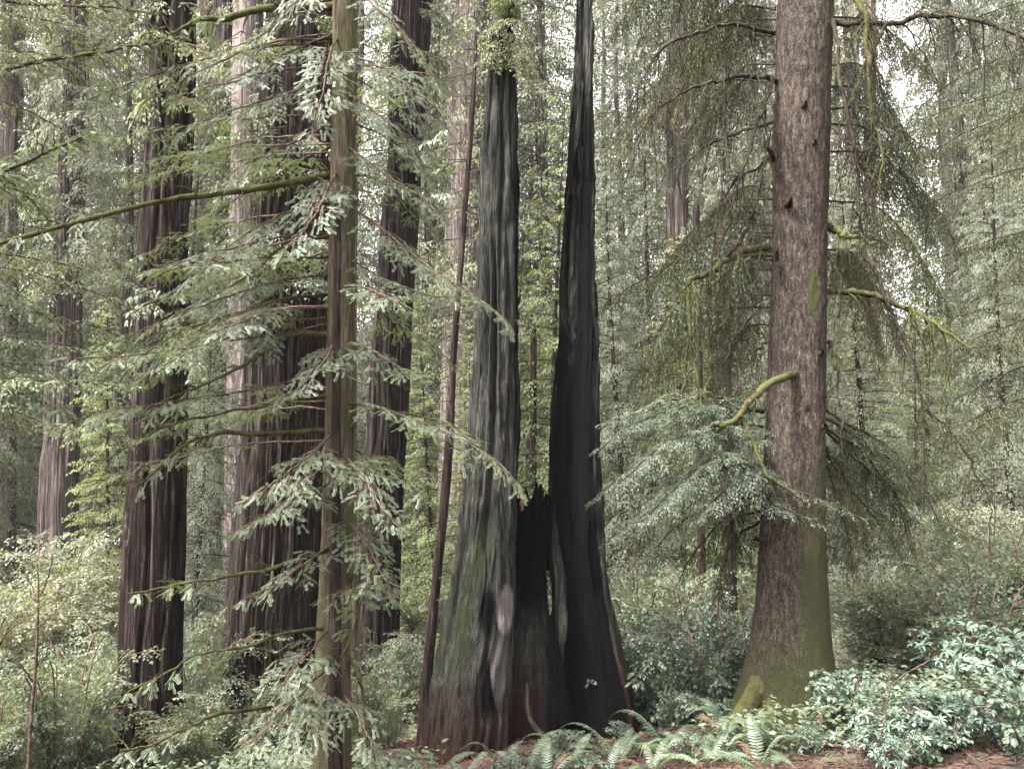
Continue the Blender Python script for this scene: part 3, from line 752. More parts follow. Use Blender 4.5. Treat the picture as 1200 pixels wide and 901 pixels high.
leafy = [
    [(392, 40, 8), (340, 58, 7.6), (300, 78, 7.2), (255, 100, 6.9)], [(394, 90, 8), (350, 108, 7.6), (290, 128, 7.2), (225, 150, 6.9), (195, 168, 6.8)],
    [(394, 140, 8), (350, 165, 7.7), (300, 190, 7.4), (250, 215, 7.2)], [(405, 60, 8), (440, 80, 7.7), (480, 120, 7.4), (500, 160, 7.3)],
    [(402, 110, 8), (430, 125, 7.7), (470, 160, 7.4), (500, 205, 7.2)], [(402, 170, 8), (440, 195, 7.6), (490, 230, 7.3), (530, 265, 7.1)],
    [(402, 235, 8), (450, 270, 7.6), (520, 330, 7.2), (575, 365, 7), (600, 385, 6.9)], [(402, 300, 8), (450, 325, 7.7), (500, 345, 7.4), (550, 350, 7.3)],
    [(392, 235, 8), (340, 250, 7.7), (290, 275, 7.4), (240, 310, 7.2), (200, 345, 7)], [(392, 320, 8), (330, 330, 7.6), (270, 350, 7.2), (200, 375, 6.9), (140, 400, 6.8)],
    [(390, 378, 8), (320, 392, 7.6), (230, 405, 7.1), (150, 412, 6.7), (80, 420, 6.4)], [(390, 435, 8), (320, 450, 7.6), (230, 465, 7.2), (130, 480, 6.8), (60, 500, 6.5)],
    [(400, 470, 8), (450, 480, 7.6), (520, 505, 7.2), (580, 540, 6.9), (615, 575, 6.8)], [(395, 500, 7.8), (365, 530, 7.3), (330, 555, 7), (290, 590, 6.8)],
    [(398, 515, 7.8), (380, 545, 7.2), (350, 575, 6.9), (310, 605, 6.7)], [(400, 530, 7.8), (420, 550, 7.2), (445, 585, 6.9), (470, 620, 6.7)],
    [(395, 560, 7.8), (360, 580, 7.2), (320, 600, 6.9), (270, 625, 6.8)], [(390, 600, 7.8), (425, 625, 7.4), (445, 660, 7.2), (462, 700, 7.1)],
    [(388, 640, 7.8), (350, 668, 7.3), (310, 690, 7.1), (285, 700, 7)], [(385, 700, 7.8), (410, 690, 7.4), (440, 690, 7.2), (465, 705, 7.1)],
    [(383, 740, 7.8), (360, 765, 7.2), (335, 800, 6.9), (315, 850, 6.8)], [(383, 780, 7.8), (350, 815, 7.2), (300, 860, 6.8), (260, 890, 6.7)],
    [(383, 800, 7.8), (365, 840, 7.1), (345, 880, 6.8), (330, 910, 6.7)], [(395, 800, 7.8), (420, 840, 7.3), (440, 880, 7.1)],
    [(392, -40, 8), (350, 0, 7.5), (310, 40, 7.2), (270, 55, 7)], [(404, -30, 8), (440, 10, 7.6), (480, 50, 7.4), (515, 100, 7.2)],
    [(396, 200, 8), (380, 230, 7.2), (360, 265, 6.9), (330, 300, 6.7)], [(396, 40, 8), (385, 80, 7.2), (375, 120, 6.9), (365, 165, 6.8)],
    [(396, 395, 8), (380, 425, 7.3), (350, 455, 7), (320, 470, 6.9)], [(405, 400, 8), (440, 410, 7.5), (470, 430, 7.3), (500, 440, 7.1)],
    [(392, 170, 8), (330, 200, 9), (280, 235, 9.6), (230, 260, 10)], [(402, 140, 8), (450, 160, 9), (490, 195, 9.6)],
    [(394, 290, 8), (320, 310, 9), (260, 330, 9.6), (190, 350, 10)], [(394, 360, 8), (300, 365, 8.8), (200, 390, 9.4), (100, 440, 9.8)],
    [(405, 330, 8), (450, 370, 8.6), (500, 400, 9), (545, 440, 9.2)], [(403, 520, 8), (450, 545, 8.8), (490, 560, 9.2)],
]
for k, pts in enumerate(leafy):
    ln = abs(pts[-1][0] - pts[0][0])
    limb(T3, bT3, pts, .013, M['twig'], M['needle'], 2, .3, **{**NEE, 'seed': k, 'lat': .5 if ln > 170 else .38, 'droop': .18, 'gap': .08 if ln > 170 else .15})

rng = np.random.default_rng(99)
for k in range(26):
    y0 = rng.uniform(-120, 520); s = -1 if k % 5 else 1
    L = rng.uniform(120, 330) if s < 0 else rng.uniform(70, 170); d1 = 8 + (rng.uniform(-1.7, -.4) if k % 2 else rng.uniform(.3, 2.2)); dr = rng.uniform(15, 90)
    limb(T3, bT3, [(396 + s * 6, y0, 8), (396 + s * L * .35, y0 + dr * .1, 8 * .6 + d1 * .4), (396 + s * L * .7, y0 + dr * .5, d1), (396 + s * L, y0 + dr, d1)], .012, M['twig'], M['needle'], 2, .3, **{**NEE, 'seed': 2000 + k, 'start': .35, 'lat': .36, 'shoot': .11, 'sw': .026, 'droop': .15})

# ---- the thin leaning trunk: short bare twigs
for k in range(34):
    row = 130 + k * 19 + RNG.uniform(-6, 6); xc = np.interp(row, [60, 300, 550, 872], [557, 541, 524, 493]); s = 1 if RNG.random() < .5 else -1
    L = RNG.uniform(20, 55)
    limb(T5, bT5, [(xc, row, 12.2), (xc + s * L * .5, row + RNG.uniform(-3, 8), 12.2 + RNG.uniform(-.4, .4)), (xc + s * L, row + RNG.uniform(4, 26), 12.2 + RNG.uniform(-.8, .8))],
         .009, M['twig'], M['needle'] if row < 420 and k % 2 else None, 2, .25, n=10, **{**NEE, 'tmpl': BLADE, 'lat': .25, 'step': .1, 'start': .4, 'sw': .03})

# ---- epicormic foliage on the redwoods
def epic(t, b, xc, d, rows, L, n, mat, seed, up=False, **fk):
    rng = np.random.default_rng(seed)
    for k in range(n):
        row = rng.uniform(*rows); s = -1 if k % 2 else 1; x = np.interp(row, [0, 900], xc) + s * 8
        l = L * rng.uniform(.5, 1.1); dd = d + rng.uniform(-1.0, .2)
        limb(t, b, [(x, row, d), (x + s * l * .5, row + (-10 if up else 6), dd), (x + s * l, row + rng.uniform(8, 50), dd - .2)], .02, M['twig'], mat, 0, n=14, seed=int(rng.integers(1e6)),
             **{**dict(lat=.6, step=.09, shoot=.12, sw=.036, sstep=.055, sub=4, droop=.4, hang=.15, start=.1), **fk})
epic(L4, bL4, (485, 408), 19.6, (-20, 250), 60, 26, M['needle'], 3)
epic(L1, bL1, (203, 172), 12.7, (-20, 120), 50, 10, M['needle_light'], 4, lat=.4)
epic(L1, bL1, (203, 172), 12.5, (285, 420), 45, 8, M['needle'], 5, lat=.35)
epic(L2, bL2, (350, 315), 15.9, (-30, 330), 90, 22, M['needle'], 6)
# green sprouts round the broken top of the snag
for k in range(24):
    rng = np.random.default_rng(300 + k)
    x0 = 588 + rng.uniform(-8, 10); y0 = rng.uniform(18, 75) if k > 8 else rng.uniform(20, 40); s = rng.choice([-1, 1]) if k > 14 else 1
    L = rng.uniform(12, 42)
    if k <= 8: pts = [(x0, y0, 10.9), (x0 + s * L * .2, y0 - 25, 10.8), (x0 + rng.uniform(-22, 30), y0 - rng.uniform(30, 70), 10.7 + rng.uniform(-.3, .3))]
    else: pts = [(x0, y0, 10.9), (x0 + s * L * .6, y0 + 3, 10.6), (x0 + s * L, y0 + rng.uniform(10, 38), 10.5)]
    limb(snag, SN0, pts, .01, M['twig'], M['needle_light'], 0, name='sprout', n=12, seed=k, lat=.25, step=.04, shoot=.055, sw=.018, sstep=.025, start=.1, sub=3, droop=.4, hang=.2)
# a few sprays low on the snag
for pts in [[(640, 648, 10.6), (660, 656, 10.4), (690, 668, 10.3)], [(520, 690, 10.7), (512, 700, 10.4), (505, 720, 10.2)], [(735, 720, 11), (745, 728, 10.7), (760, 745, 10.6)]]:
    pass

# ---- the scaly tree: dead limbs and drooping boughs
dead = [
    ([(966, 25, 9.5), (1000, 26, 9.2), (1040, 25, 9), (1080, 20, 8.8), (1120, 22, 8.6), (1200, 46, 8.2), (1260, 60, 8)], .032, 14, 0.5),
    ([(966, 266, 9.5), (995, 272, 9.2), (1025, 278, 9.0)], .04, 3, .2),
    ([(966, 342, 9.5), (1000, 345, 9.3), (1035, 352, 9.1), (1065, 366, 9), (1095, 384, 8.8), (1140, 410, 8.6)], .034, 10, .4),
    ([(912, 96, 9.5), (880, 90, 9.2), (850, 96, 9), (820, 104, 8.9), (780, 125, 8.7), (745, 165, 8.6)], .024, 16, .6),
    ([(910, 142, 9.5), (880, 150, 9.3), (850, 160, 9.1), (820, 175, 9.0), (790, 215, 8.9)], .022, 12, .6),
    ([(908, 36, 9.5), (870, 28, 9.2), (820, 40, 9), (770, 70, 8.8), (735, 130, 8.7)], .022, 16, .6),
    ([(905, 90, 9.4), (890, 130, 9.2), (875, 190, 9.1), (855, 240, 9), (840, 300, 9)], .022, 10, .5),
    ([(902, 292, 9.5), (875, 294, 9.3), (850, 304, 9.2), (825, 320, 9.1), (805, 328, 9), (800, 345, 9), (802, 390, 9), (815, 440, 9), (830, 480, 9)], .038, 12, .5),
    ([(850, 304, 9.2), (862, 280, 9.1), (880, 240, 9.1), (895, 190, 9.2), (905, 150, 9.4)], .022, 5, .4),
    ([(905, 180, 9.4), (870, 210, 9.2), (850, 250, 9.1), (838, 330, 9), (835, 400, 9)], .016, 10, .5),
    ([(906, 120, 9.4), (896, 200, 9.1), (893, 270, 9.0), (885, 340, 9)], .013, 9, .45),
    ([(903, 330, 9.4), (880, 370, 9.2), (855, 410, 9.1), (838, 460, 9.1)], .014, 10, .45),
    ([(901, 400, 9.4), (870, 430, 9.2), (860, 470, 9.1)], .012, 8, .4),
    ([(972, 10, 9.4), (985, 50, 9.0), (988, 100, 8.8), (994, 160, 8.8), (1002, 190, 8.8), (1012, 196, 8.8), (1035, 215, 8.7), (1050, 235, 8.7)], .022, 9, .5),
    ([(972, -20, 9.4), (1010, 10, 8.9), (1014, 60, 8.8), (1022, 110, 8.7), (1030, 145, 8.7), (1036, 200, 8.7)], .034, 8, .4),
    ([(1040, 25, 9), (1030, 50, 8.9), (1032, 70, 8.9), (1042, 95, 8.8), (1038, 130, 8.8), (1045, 160, 8.7)], .014, 6, .35),
    ([(972, 140, 9.4), (985, 160, 9.1), (998, 185, 9.0), (1005, 250, 8.9), (1020, 275, 8.9), (1040, 285, 8.8)], .018, 8, .4),
    ([(968, 400, 9.4), (980, 420, 9.2), (990, 450, 9.1), (988, 505, 9.0)], .022, 4, .3),
    ([(966, 290, 9.4), (985, 340, 9.1), (978, 390, 9.1), (968, 420, 9.1)], .012, 3, .3),
    ([(1010, 285, 8.9), (1030, 310, 8.8), (1050, 350, 8.7), (1062, 385, 8.7), (1076, 430, 8.6), (1084, 470, 8.6), (1086, 530, 8.6), (1082, 600, 8.6)], .022, 10, .45),
    ([(1084, 480, 8.6), (1110, 505, 8.5), (1140, 545, 8.4), (1158, 580, 8.4), (1164, 640, 8.4)], .012, 8, .35),
]
for pts, r, ntw, tl in dead:
    limb(SP, bSP, pts, r * 1.25, M['mosslimb'] if r > .033 else M['darklimb'], None, int(ntw * 1.7), tl, name='dead_branch', taper=.3, twd=1.0, wob=.05)
limb(SP, bSP, [(932, 438, 9.2), (910, 447, 8.9), (892, 460, 8.7), (880, 470, 8.6), (872, 482, 8.55), (860, 492, 8.5), (842, 500, 8.45)], .048, M['mosslimb'], None, 2, .2, taper=.6)
limb(SP, bSP, [(868, 485, 8.55), (878, 510, 8.5), (888, 535, 8.45), (900, 556, 8.4), (918, 568, 8.4), (945, 590, 8.4)], .022, M['mosslimb'], None, 3, .2, taper=.5)
limb(SP, bSP, [(895, 478, 9.4), (860, 482, 9.2), (820, 484, 9)], .03, M['darklimb'], None, 4, .3)
BO = dict(tmpl=RHOMB, shoot=.05, sw=.013, sstep=.018, step=.034, sub=7, twig_r=.002, lat=.55, droop=.28, hang=.06, gap=.08, plane=.3)
HA = dict(tmpl=RHOMB, shoot=.055, sw=.015, sstep=.02, step=.034, sub=7, twig_r=.002, lat=.45, droop=1.2, hang=.6, gap=.2, plane=.6)
flat = [  # layered feathery sprays on the snag side of the trunk
    [(895, 480, 9.5), (850, 468, 9.3), (800, 465, 9.1), (750, 476, 9.0), (705, 498, 8.9)],
    [(895, 483, 9.5), (840, 474, 9.0), (785, 480, 8.6), (735, 500, 8.3), (700, 530, 8.1)],
    [(893, 500, 9.5), (850, 496, 8.9), (810, 505, 8.5), (765, 530, 8.2), (725, 566, 8.0)],
    [(893, 500, 9.5), (840, 503, 9.5), (780, 522, 9.5), (730, 555, 9.5), (690, 590, 9.5)],
    [(893, 515, 9.5), (860, 522, 8.9), (820, 540, 8.5), (785, 575, 8.2), (750, 612, 8.0)],
    [(893, 545, 9.5), (850, 548, 9.2), (800, 568, 9.1), (750, 605, 9.0), (705, 640, 9.0)],
    [(893, 548, 9.4), (868, 552, 8.7), (845, 575, 8.4), (815, 610, 8.2)],
    [(893, 580, 9.5), (850, 588, 9.3), (800, 615, 9.2), (755, 655, 9.1)],
    [(898, 545, 9.2), (900, 560, 8.7), (930, 572, 8.5), (975, 590, 8.4), (1015, 612, 8.3)],
    [(898, 575, 9.2), (905, 590, 8.7), (935, 602, 8.5), (965, 615, 8.4)],
    [(966, 490, 9.7), (1000, 510, 9.8), (1045, 540, 9.9), (1085, 585, 10), (1110, 630, 10)],
    [(966, 505, 9.7), (1000, 535, 10), (1040, 570, 10.2), (1075, 620, 10.3)],
    [(966, 530, 9.7), (990, 560, 10.2), (1030, 610, 10.6), (1060, 660, 10.8)],
]
for k, pts in enumerate(flat):
    limb(SP, bSP, pts, .02, M['darklimb'], M['needle_dark'], 4, .3, seed=900 + k, twd=1.0, **{**BO, 'start': .1, 'lat': .26 if k in (8, 9) else .55})
hangs = [  # dark hanging undersides
    [(893, 560, 9.6), (850, 570, 9.7), (800, 600, 9.8), (760, 660, 9.8)], [(893, 585, 9.6), (860, 600, 9.8), (820, 640, 9.9), (790, 690, 9.9)],
    [(893, 610, 9.6), (868, 625, 9.7), (850, 660, 9.8), (842, 700, 9.8)], [(893, 545, 9.7), (840, 560, 10), (770, 600, 10.2), (725, 670, 10.3)],
    [(893, 600, 9.7), (870, 605, 9.8), (858, 615, 9.9), (880, 655, 9.9)], [(966, 520, 9.7), (985, 545, 9.8), (1005, 590, 9.9), (1015, 640, 9.9)],
    [(966, 500, 9.7), (1010, 530, 10), (1050, 580, 10.2), (1070, 650, 10.2)], [(966, 480, 9.7), (1000, 500, 9.9), (1050, 530, 10.2), (1095, 590, 10.4)],
    [(893, 520, 9.6), (850, 530, 9.8), (800, 560, 9.9), (770, 620, 9.9)], [(966, 540, 9.7), (975, 565, 9.8), (990, 620, 9.8), (998, 670, 9.8)],
]
for k, pts in enumerate(hangs):
    limb(SP, bSP, pts, .018, M['darklimb'], M['needle_olive'], 8, .35, seed=950 + k, twd=1.2, **{**HA, 'start': .08})
# dark drooping boughs higher up
rng = np.random.default_rng(77)
for k in range(42):
    s = -1 if k < 33 else 1
    y0 = rng.uniform(-160, 380) if s < 0 else rng.uniform(-160, 300)
    x0 = 908 if s < 0 else 968
    L = rng.uniform(80, 210) if s < 0 else rng.uniform(60, 170)
    dd = 9.5 + rng.uniform(.1, 2.8); dr = rng.uniform(60, 150)
    limb(SP, bSP, [(x0, y0, 9.5), (x0 + s * L * .4, y0 + dr * .12 - 8, (9.5 + dd) / 2), (x0 + s * L * .8, y0 + dr * .55, dd), (x0 + s * L, y0 + dr, dd)], .014, M['darklimb'], M['needle_olive'] if k % 3 else M['needle_dark'], 10, .5,
         seed=1200 + k, twd=1.1, **{**HA, 'start': .15, 'lat': .55, 'sub': 7, 'step': .032, 'gap': .08, 'sw': .015})

OL = dict(tmpl=RHOMB, shoot=.06, sw=.015, sstep=.022, step=.036, sub=7, twig_r=.002, lat=.5, droop=1.0, hang=.5, gap=.15, plane=.5)
# a hemlock whose trunk stands outside the picture on either side
HL, bHL = tree('hemlock_tree', 'hemlock standing beside the path whose mossy limbs reach in before the furrowed redwoods',
    [(-300, -205, -165), (200, -215, -172), (900, -232, -180), (980, -235, -178)], 7.0, M['mossy'], 'smooth', nth=48, seed=33)
for pts, r, ntw, leafy_ in [
    ([(-190, 40, 7), (-60, 68, 6.8), (0, 73, 6.7), (60, 66, 6.7), (110, 61, 6.6), (170, 52, 6.6), (218, 42, 6.6)], .028, 16, M['needle_grey']),
    ([(-190, 260, 7), (-60, 232, 6.6), (0, 204, 6.5), (40, 186, 6.4), (75, 170, 6.4), (108, 152, 6.4)], .024, 5, M['needle']),
    ([(-190, -30, 7), (0, 5, 6.8), (80, 12, 6.7), (140, 15, 6.6), (185, 18, 6.6)], .02, 18, None),
    ([(-190, 300, 7), (-80, 300, 7), (0, 330, 7), (70, 380, 7)], .016, 6, M['needle']),
    ([(-190, 480, 7), (-80, 450, 7), (0, 455, 7), (80, 480, 6.8)], .016, 6, M['needle']),
    ([(-190, 120, 7), (-60, 110, 7.6), (30, 130, 8), (100, 170, 8.2)], .016, 8, M['needle_grey']),
    ([(-190, -60, 7), (-20, -30, 8), (80, 30, 8.4), (150, 110, 8.6)], .016, 8, M['needle_grey']),
    ([(-190, 160, 7), (-60, 180, 7.6), (30, 230, 8), (80, 300, 8.2)], .016, 8, M['needle_grey']),
    ([(-190, -100, 7), (0, -60, 8), (100, -20, 8.6), (200, 60, 9)], .016, 8, M['needle_grey']),
]:
    limb(HL, bHL, pts, r, M['mosslimb'], leafy_, ntw, .4, twd=.5, **{**NEE, 'shoot': .11, 'start': .45, 'lat': .5})
rng = np.random.default_rng(177)
for k in range(24):
    y0 = rng.uniform(-120, 470); L = rng.uniform(170, 400); d1 = 7 + rng.uniform(-.8, 3.2); dr = rng.uniform(10, 90)
    limb(HL, bHL, [(-185, y0, 7), (-185 + L * .4, y0 + dr * .1, 4.2 + .4 * d1), (-185 + L * .75, y0 + dr * .5, d1), (-185 + L, y0 + dr, d1)], .013, M['darklimb'], M['needle_grey'] if k % 3 else M['needle'], 4, .4, seed=2500 + k,
         **{**BO, 'start': .35, 'lat': .6, 'shoot': .07, 'sw': .018, 'sstep': .028, 'step': .05, 'sub': 6})
HR, bHR = tree('hemlock_tree', 'hemlock beyond the thick scaly trunk whose olive drooping sprays hang into the upper corner',
    [(-300, 1345, 1385), (200, 1345, 1388), (900, 1345, 1400), (960, 1340, 1402)], 9.0, M['mossy'], 'smooth', nth=48, seed=35)
rng = np.random.default_rng(78)
for k in range(17):
    y0 = rng.uniform(-160, 330) if k < 13 else rng.uniform(330, 560); L = rng.uniform(160, 320); dd = 9 + rng.uniform(-1.5, 3); dr = rng.uniform(30, 120)
    limb(HR, bHR, [(1360, y0, 9), (1360 - L * .4, y0 + dr * .1 - 10, (9 + dd) / 2), (1360 - L * .8, y0 + dr * .5, dd), (1360 - L, y0 + dr, dd)], .014, M['darklimb'],
         M['needle_olive'] if k % 3 else M['needle_grey'], 7, .45, seed=1500 + k, twd=1.0, **{**OL, 'start': .3, 'gap': .12})

# ------------------------------------------------------------------ far redwoods, each its own trunk
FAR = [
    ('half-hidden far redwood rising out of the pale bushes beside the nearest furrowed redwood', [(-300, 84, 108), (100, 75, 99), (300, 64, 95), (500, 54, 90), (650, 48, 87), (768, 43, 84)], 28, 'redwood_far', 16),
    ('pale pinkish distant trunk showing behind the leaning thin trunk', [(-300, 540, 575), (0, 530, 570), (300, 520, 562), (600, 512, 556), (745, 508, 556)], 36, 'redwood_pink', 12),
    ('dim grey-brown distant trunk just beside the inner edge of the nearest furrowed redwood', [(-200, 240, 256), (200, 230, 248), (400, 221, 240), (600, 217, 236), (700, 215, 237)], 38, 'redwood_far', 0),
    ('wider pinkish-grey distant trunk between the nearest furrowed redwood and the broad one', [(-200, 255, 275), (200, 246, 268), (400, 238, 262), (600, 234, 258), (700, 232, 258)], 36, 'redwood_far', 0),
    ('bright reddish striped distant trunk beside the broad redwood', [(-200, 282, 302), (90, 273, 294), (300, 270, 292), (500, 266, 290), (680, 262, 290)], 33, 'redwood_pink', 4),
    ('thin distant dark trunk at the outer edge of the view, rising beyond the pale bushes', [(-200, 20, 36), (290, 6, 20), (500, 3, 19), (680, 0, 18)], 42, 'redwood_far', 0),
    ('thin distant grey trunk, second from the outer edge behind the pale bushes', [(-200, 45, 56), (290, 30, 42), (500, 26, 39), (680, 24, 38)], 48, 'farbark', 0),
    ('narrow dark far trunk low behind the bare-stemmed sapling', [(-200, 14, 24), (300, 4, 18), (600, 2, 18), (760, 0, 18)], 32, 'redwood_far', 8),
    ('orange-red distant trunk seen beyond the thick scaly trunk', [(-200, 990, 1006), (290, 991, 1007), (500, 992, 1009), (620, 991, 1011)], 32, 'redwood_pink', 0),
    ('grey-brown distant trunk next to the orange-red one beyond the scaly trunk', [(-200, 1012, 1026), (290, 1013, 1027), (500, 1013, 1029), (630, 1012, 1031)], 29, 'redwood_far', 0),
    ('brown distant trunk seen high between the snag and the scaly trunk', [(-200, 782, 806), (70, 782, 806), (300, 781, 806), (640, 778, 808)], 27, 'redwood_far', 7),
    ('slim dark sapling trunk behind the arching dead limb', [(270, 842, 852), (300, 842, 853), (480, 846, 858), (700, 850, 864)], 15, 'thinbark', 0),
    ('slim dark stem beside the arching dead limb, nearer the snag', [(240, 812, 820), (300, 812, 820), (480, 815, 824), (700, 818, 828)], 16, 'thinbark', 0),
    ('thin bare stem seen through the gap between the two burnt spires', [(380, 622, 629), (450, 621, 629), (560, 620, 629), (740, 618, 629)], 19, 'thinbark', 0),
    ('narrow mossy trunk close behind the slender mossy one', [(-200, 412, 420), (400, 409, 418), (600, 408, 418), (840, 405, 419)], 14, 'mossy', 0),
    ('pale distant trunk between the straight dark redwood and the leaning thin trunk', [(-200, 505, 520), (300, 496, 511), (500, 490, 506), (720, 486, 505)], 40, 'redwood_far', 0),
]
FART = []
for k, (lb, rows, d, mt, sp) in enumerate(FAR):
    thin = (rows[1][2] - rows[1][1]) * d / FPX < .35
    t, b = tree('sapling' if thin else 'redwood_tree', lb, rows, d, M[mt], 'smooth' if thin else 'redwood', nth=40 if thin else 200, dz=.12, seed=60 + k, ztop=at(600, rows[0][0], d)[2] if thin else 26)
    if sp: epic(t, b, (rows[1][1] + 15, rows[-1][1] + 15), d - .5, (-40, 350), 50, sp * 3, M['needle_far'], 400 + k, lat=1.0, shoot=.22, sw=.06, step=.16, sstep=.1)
# ------------------------------------------------------------------ copies: labels made from what stands nearby
LM = [(70, 28, 'half-hidden redwood'), (175, 13, 'nearest furrowed redwood'), (312, 17, 'broad redwood'), (388, 8, 'slender mossy trunk'), (445, 20, 'straight dark redwood'),
      (620, 11, 'burnt snag'), (930, 9.5, 'thick scaly trunk'), (535, 36, 'pink far trunk'), (793, 27, 'brown far trunk'), (1000, 32, 'orange far trunk'), (1165, 19, 'dark fallen log')]
ORD = [', ' + w for w in 'nearest second third fourth fifth sixth seventh eighth ninth tenth eleventh twelfth thirteenth fourteenth fifteenth sixteenth seventeenth eighteenth nineteenth twentieth twenty-first twenty-second twenty-third twenty-fourth twenty-fifth twenty-sixth twenty-seventh twenty-eighth twenty-ninth thirtieth'.split()]
POOL = {}
def place_copy(proto, px, d, rz, sc, phrase, group, dz=0.0, tilt=0.0):
    c = copy_tree(proto); p = px_ground(px, d); p[2] += dz
    c.location = p; c.rotation_euler = (random.uniform(-tilt, tilt), random.uniform(-tilt, tilt), rz); c.scale = (sc, sc, sc * random.uniform(.9, 1.12))
    c['group'] = group
    POOL.setdefault(group, []).append((c, px, d, phrase))
    return c
def finish_labels():
    for grp, L in POOL.items():
        B = {}
        for c, px, d, ph in L:
            lm = min(LM, key=lambda l: abs(l[0] - px) * (1 if d > l[1] - 1 or abs(l[0] - px) > 120 else 1))
            dx = px - lm[0]
            fb = 'behind' if d > lm[1] + .3 else 'before'
            far = 'well ' if abs(dx) > 130 else ''
            side = '' if abs(dx) < 35 else (f', {far}right of' if dx > 0 else f', {far}left of')
            if d - lm[1] > 12: fb = 'far behind'
            B.setdefault((ph, f'{fb}{side} the {lm[2]}'), []).append((d, c))
        for (ph, rel), m in B.items():
            m.sort(key=lambda t: t[0])
            for k, (d, c) in enumerate(m):
                o = '' if len(m) == 1 else ORD[0] if k == 0 else ', farthest' if k == len(m) - 1 else ORD[min(k, len(ORD) - 1)]
                c['label'] = f'{ph} {rel}{o}'

HIDE = []
def proto_root(name, cat):
    t = thing(name, 'prototype', cat); HIDE.append(t); return t
def drop_protos():
    for t in HIDE:
        for k in list(t.children):
            for q in list(k.children): bpy.data.objects.remove(q)
            bpy.data.objects.remove(k)
        bpy.data.objects.remove(t)

# ---- whole conifers for the middle distance and the far forest
def conifer_proto(name, h, r, c0, nb, bl, leafmat, barkmat, seed, shoot, sw, step, sstep, lat, droop, tmpl=RHOMB, bare=.0, hang=.1, top=1.0):
    rng = np.random.default_rng(seed)
    t = proto_root(name, 'tree')
    g = Geo()
    z = np.linspace(-.4, h, 40)
    P = np.stack([.12 * np.sin(z * .3 + seed), .12 * np.cos(z * .23 + seed), z], -1)
    tube(g, P, r * np.clip(1 - z / h, .04, 1) ** .8 + .25 * r * np.exp(-np.maximum(z, 0) / .4), 14, 0, .05, rng)
    g.build('trunk', barkmat, t)
    gl, gw = Geo(), Geo()
    for k in range(nb):
        f = (k + rng.uniform(0, 1)) / nb
        zb = c0 + (h - c0) * f ** 1.0
        L = bl * rng.uniform(.55, 1.1) * (1 - f * top * .8) * min(1, .55 + f * 4)
        az = k * 2.4 + rng.uniform(-.5, .5); up = .25 - .45 * (1 - f) + rng.uniform(-.15, .15)
        d = np.array([math.cos(az), math.sin(az), 0.0])
        b = np.array([np.interp(zb, z, P[:, 0]), np.interp(zb, z, P[:, 1]), zb])
        pts = [b, b + d * L * .35 + np.array([0, 0, up * L * .3]), b + d * L * .75 + np.array([0, 0, up * L * .45 - droop * L * .12]), b + d * L + np.array([0, 0, up * L * .4 - droop * L * .4])]
        A = spline(pts, 14)
        tube(gw, A, (.006 + .007 * L) * np.linspace(1, .2, 14), 4, 0, 0, rng)
        if rng.random() > bare:
            foliage(gl, gw, A, lat=lat * L, step=step, shoot=shoot, sw=sw, sstep=sstep, droop=droop, hang=hang, start=.12, tmpl=tmpl, rng=rng, gap=.1, plane=.35, sub=7, twig_r=.002)
    cr = gl.build('crown', leafmat, t, smooth=False)
    gw.build('limbs', barkmat, cr)
    print(name, 'leaf quads', sum(len(a) for a in gl.q))
    return t
MID = [conifer_proto('young_conifer', 11, .08, .5, 150, 2.1, M['needle_light'], M['thinbark'], 1, .095, .034, .085, .06, .42, .5),
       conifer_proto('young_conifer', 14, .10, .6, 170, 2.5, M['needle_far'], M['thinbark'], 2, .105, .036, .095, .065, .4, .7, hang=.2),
       conifer_proto('young_conifer', 8, .06, .3, 130, 1.6, M['needle_light'], M['thinbark'], 3, .08, .03, .07, .05, .45, .35),
       conifer_proto('young_conifer', 17, .12, .8, 180, 2.9, M['needle_grey'], M['darklimb'], 4, .11, .036, .1, .07, .4, .9, hang=.3, bare=.1)]
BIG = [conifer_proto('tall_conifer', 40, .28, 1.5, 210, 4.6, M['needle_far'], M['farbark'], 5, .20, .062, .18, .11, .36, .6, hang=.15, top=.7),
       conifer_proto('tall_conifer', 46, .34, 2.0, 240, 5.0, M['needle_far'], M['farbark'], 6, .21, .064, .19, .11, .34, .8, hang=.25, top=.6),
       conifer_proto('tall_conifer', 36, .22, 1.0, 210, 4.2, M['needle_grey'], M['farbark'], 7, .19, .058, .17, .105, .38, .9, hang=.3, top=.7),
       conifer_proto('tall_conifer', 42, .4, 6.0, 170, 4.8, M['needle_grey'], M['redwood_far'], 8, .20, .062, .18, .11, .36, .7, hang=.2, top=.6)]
rs = random.Random(5)
MIDS = [  # px, d, which, scale
    (645, 19, 0, 1.15), (600, 21, 2, 1.4), (672, 24, 0, 1.25), (735, 18, 1, .9), (790, 20, 0, .95), (850, 22, 1, 1.1), (760, 27, 3, 1.1), (700, 30, 1, 1.3),
    (505, 23, 0, 1.0), (560, 27, 2, 1.3), (480, 28, 1, 1.0), (390, 26, 1, 1.1), (240, 24, 1, 1.0), (130, 25, 0, 1.0),
    (-30, 30, 3, 1.1), (20, 33, 1, 1.2), (215, 29, 3, 1.0), (340, 25, 2, 1.3), (1010, 21, 1, .9), (1185, 19, 1, .8), (1240, 23, 1, 1.1), (1090, 26, 0, 1.1), (1150, 27, 1, 1.2),
    (1000, 26, 0, 1.0), (880, 28, 3, 1.1), (930, 20, 1, 1.0), (1075, 23, 2, 1.1), (830, 17, 2, 1.0), (715, 21, 2, 1.2), (570, 17, 2, 1.0)]
for px, d, k, s in MIDS:
    place_copy(MID[k], px, d, rs.uniform(0, 6.28), s * rs.uniform(.92, 1.08), ['leafy yellow-green young conifer', 'soft grey-green young conifer', 'low bright young conifer', 'drooping dull green young conifer'][k], 'young conifers of the understorey', tilt=.04)
k = 0
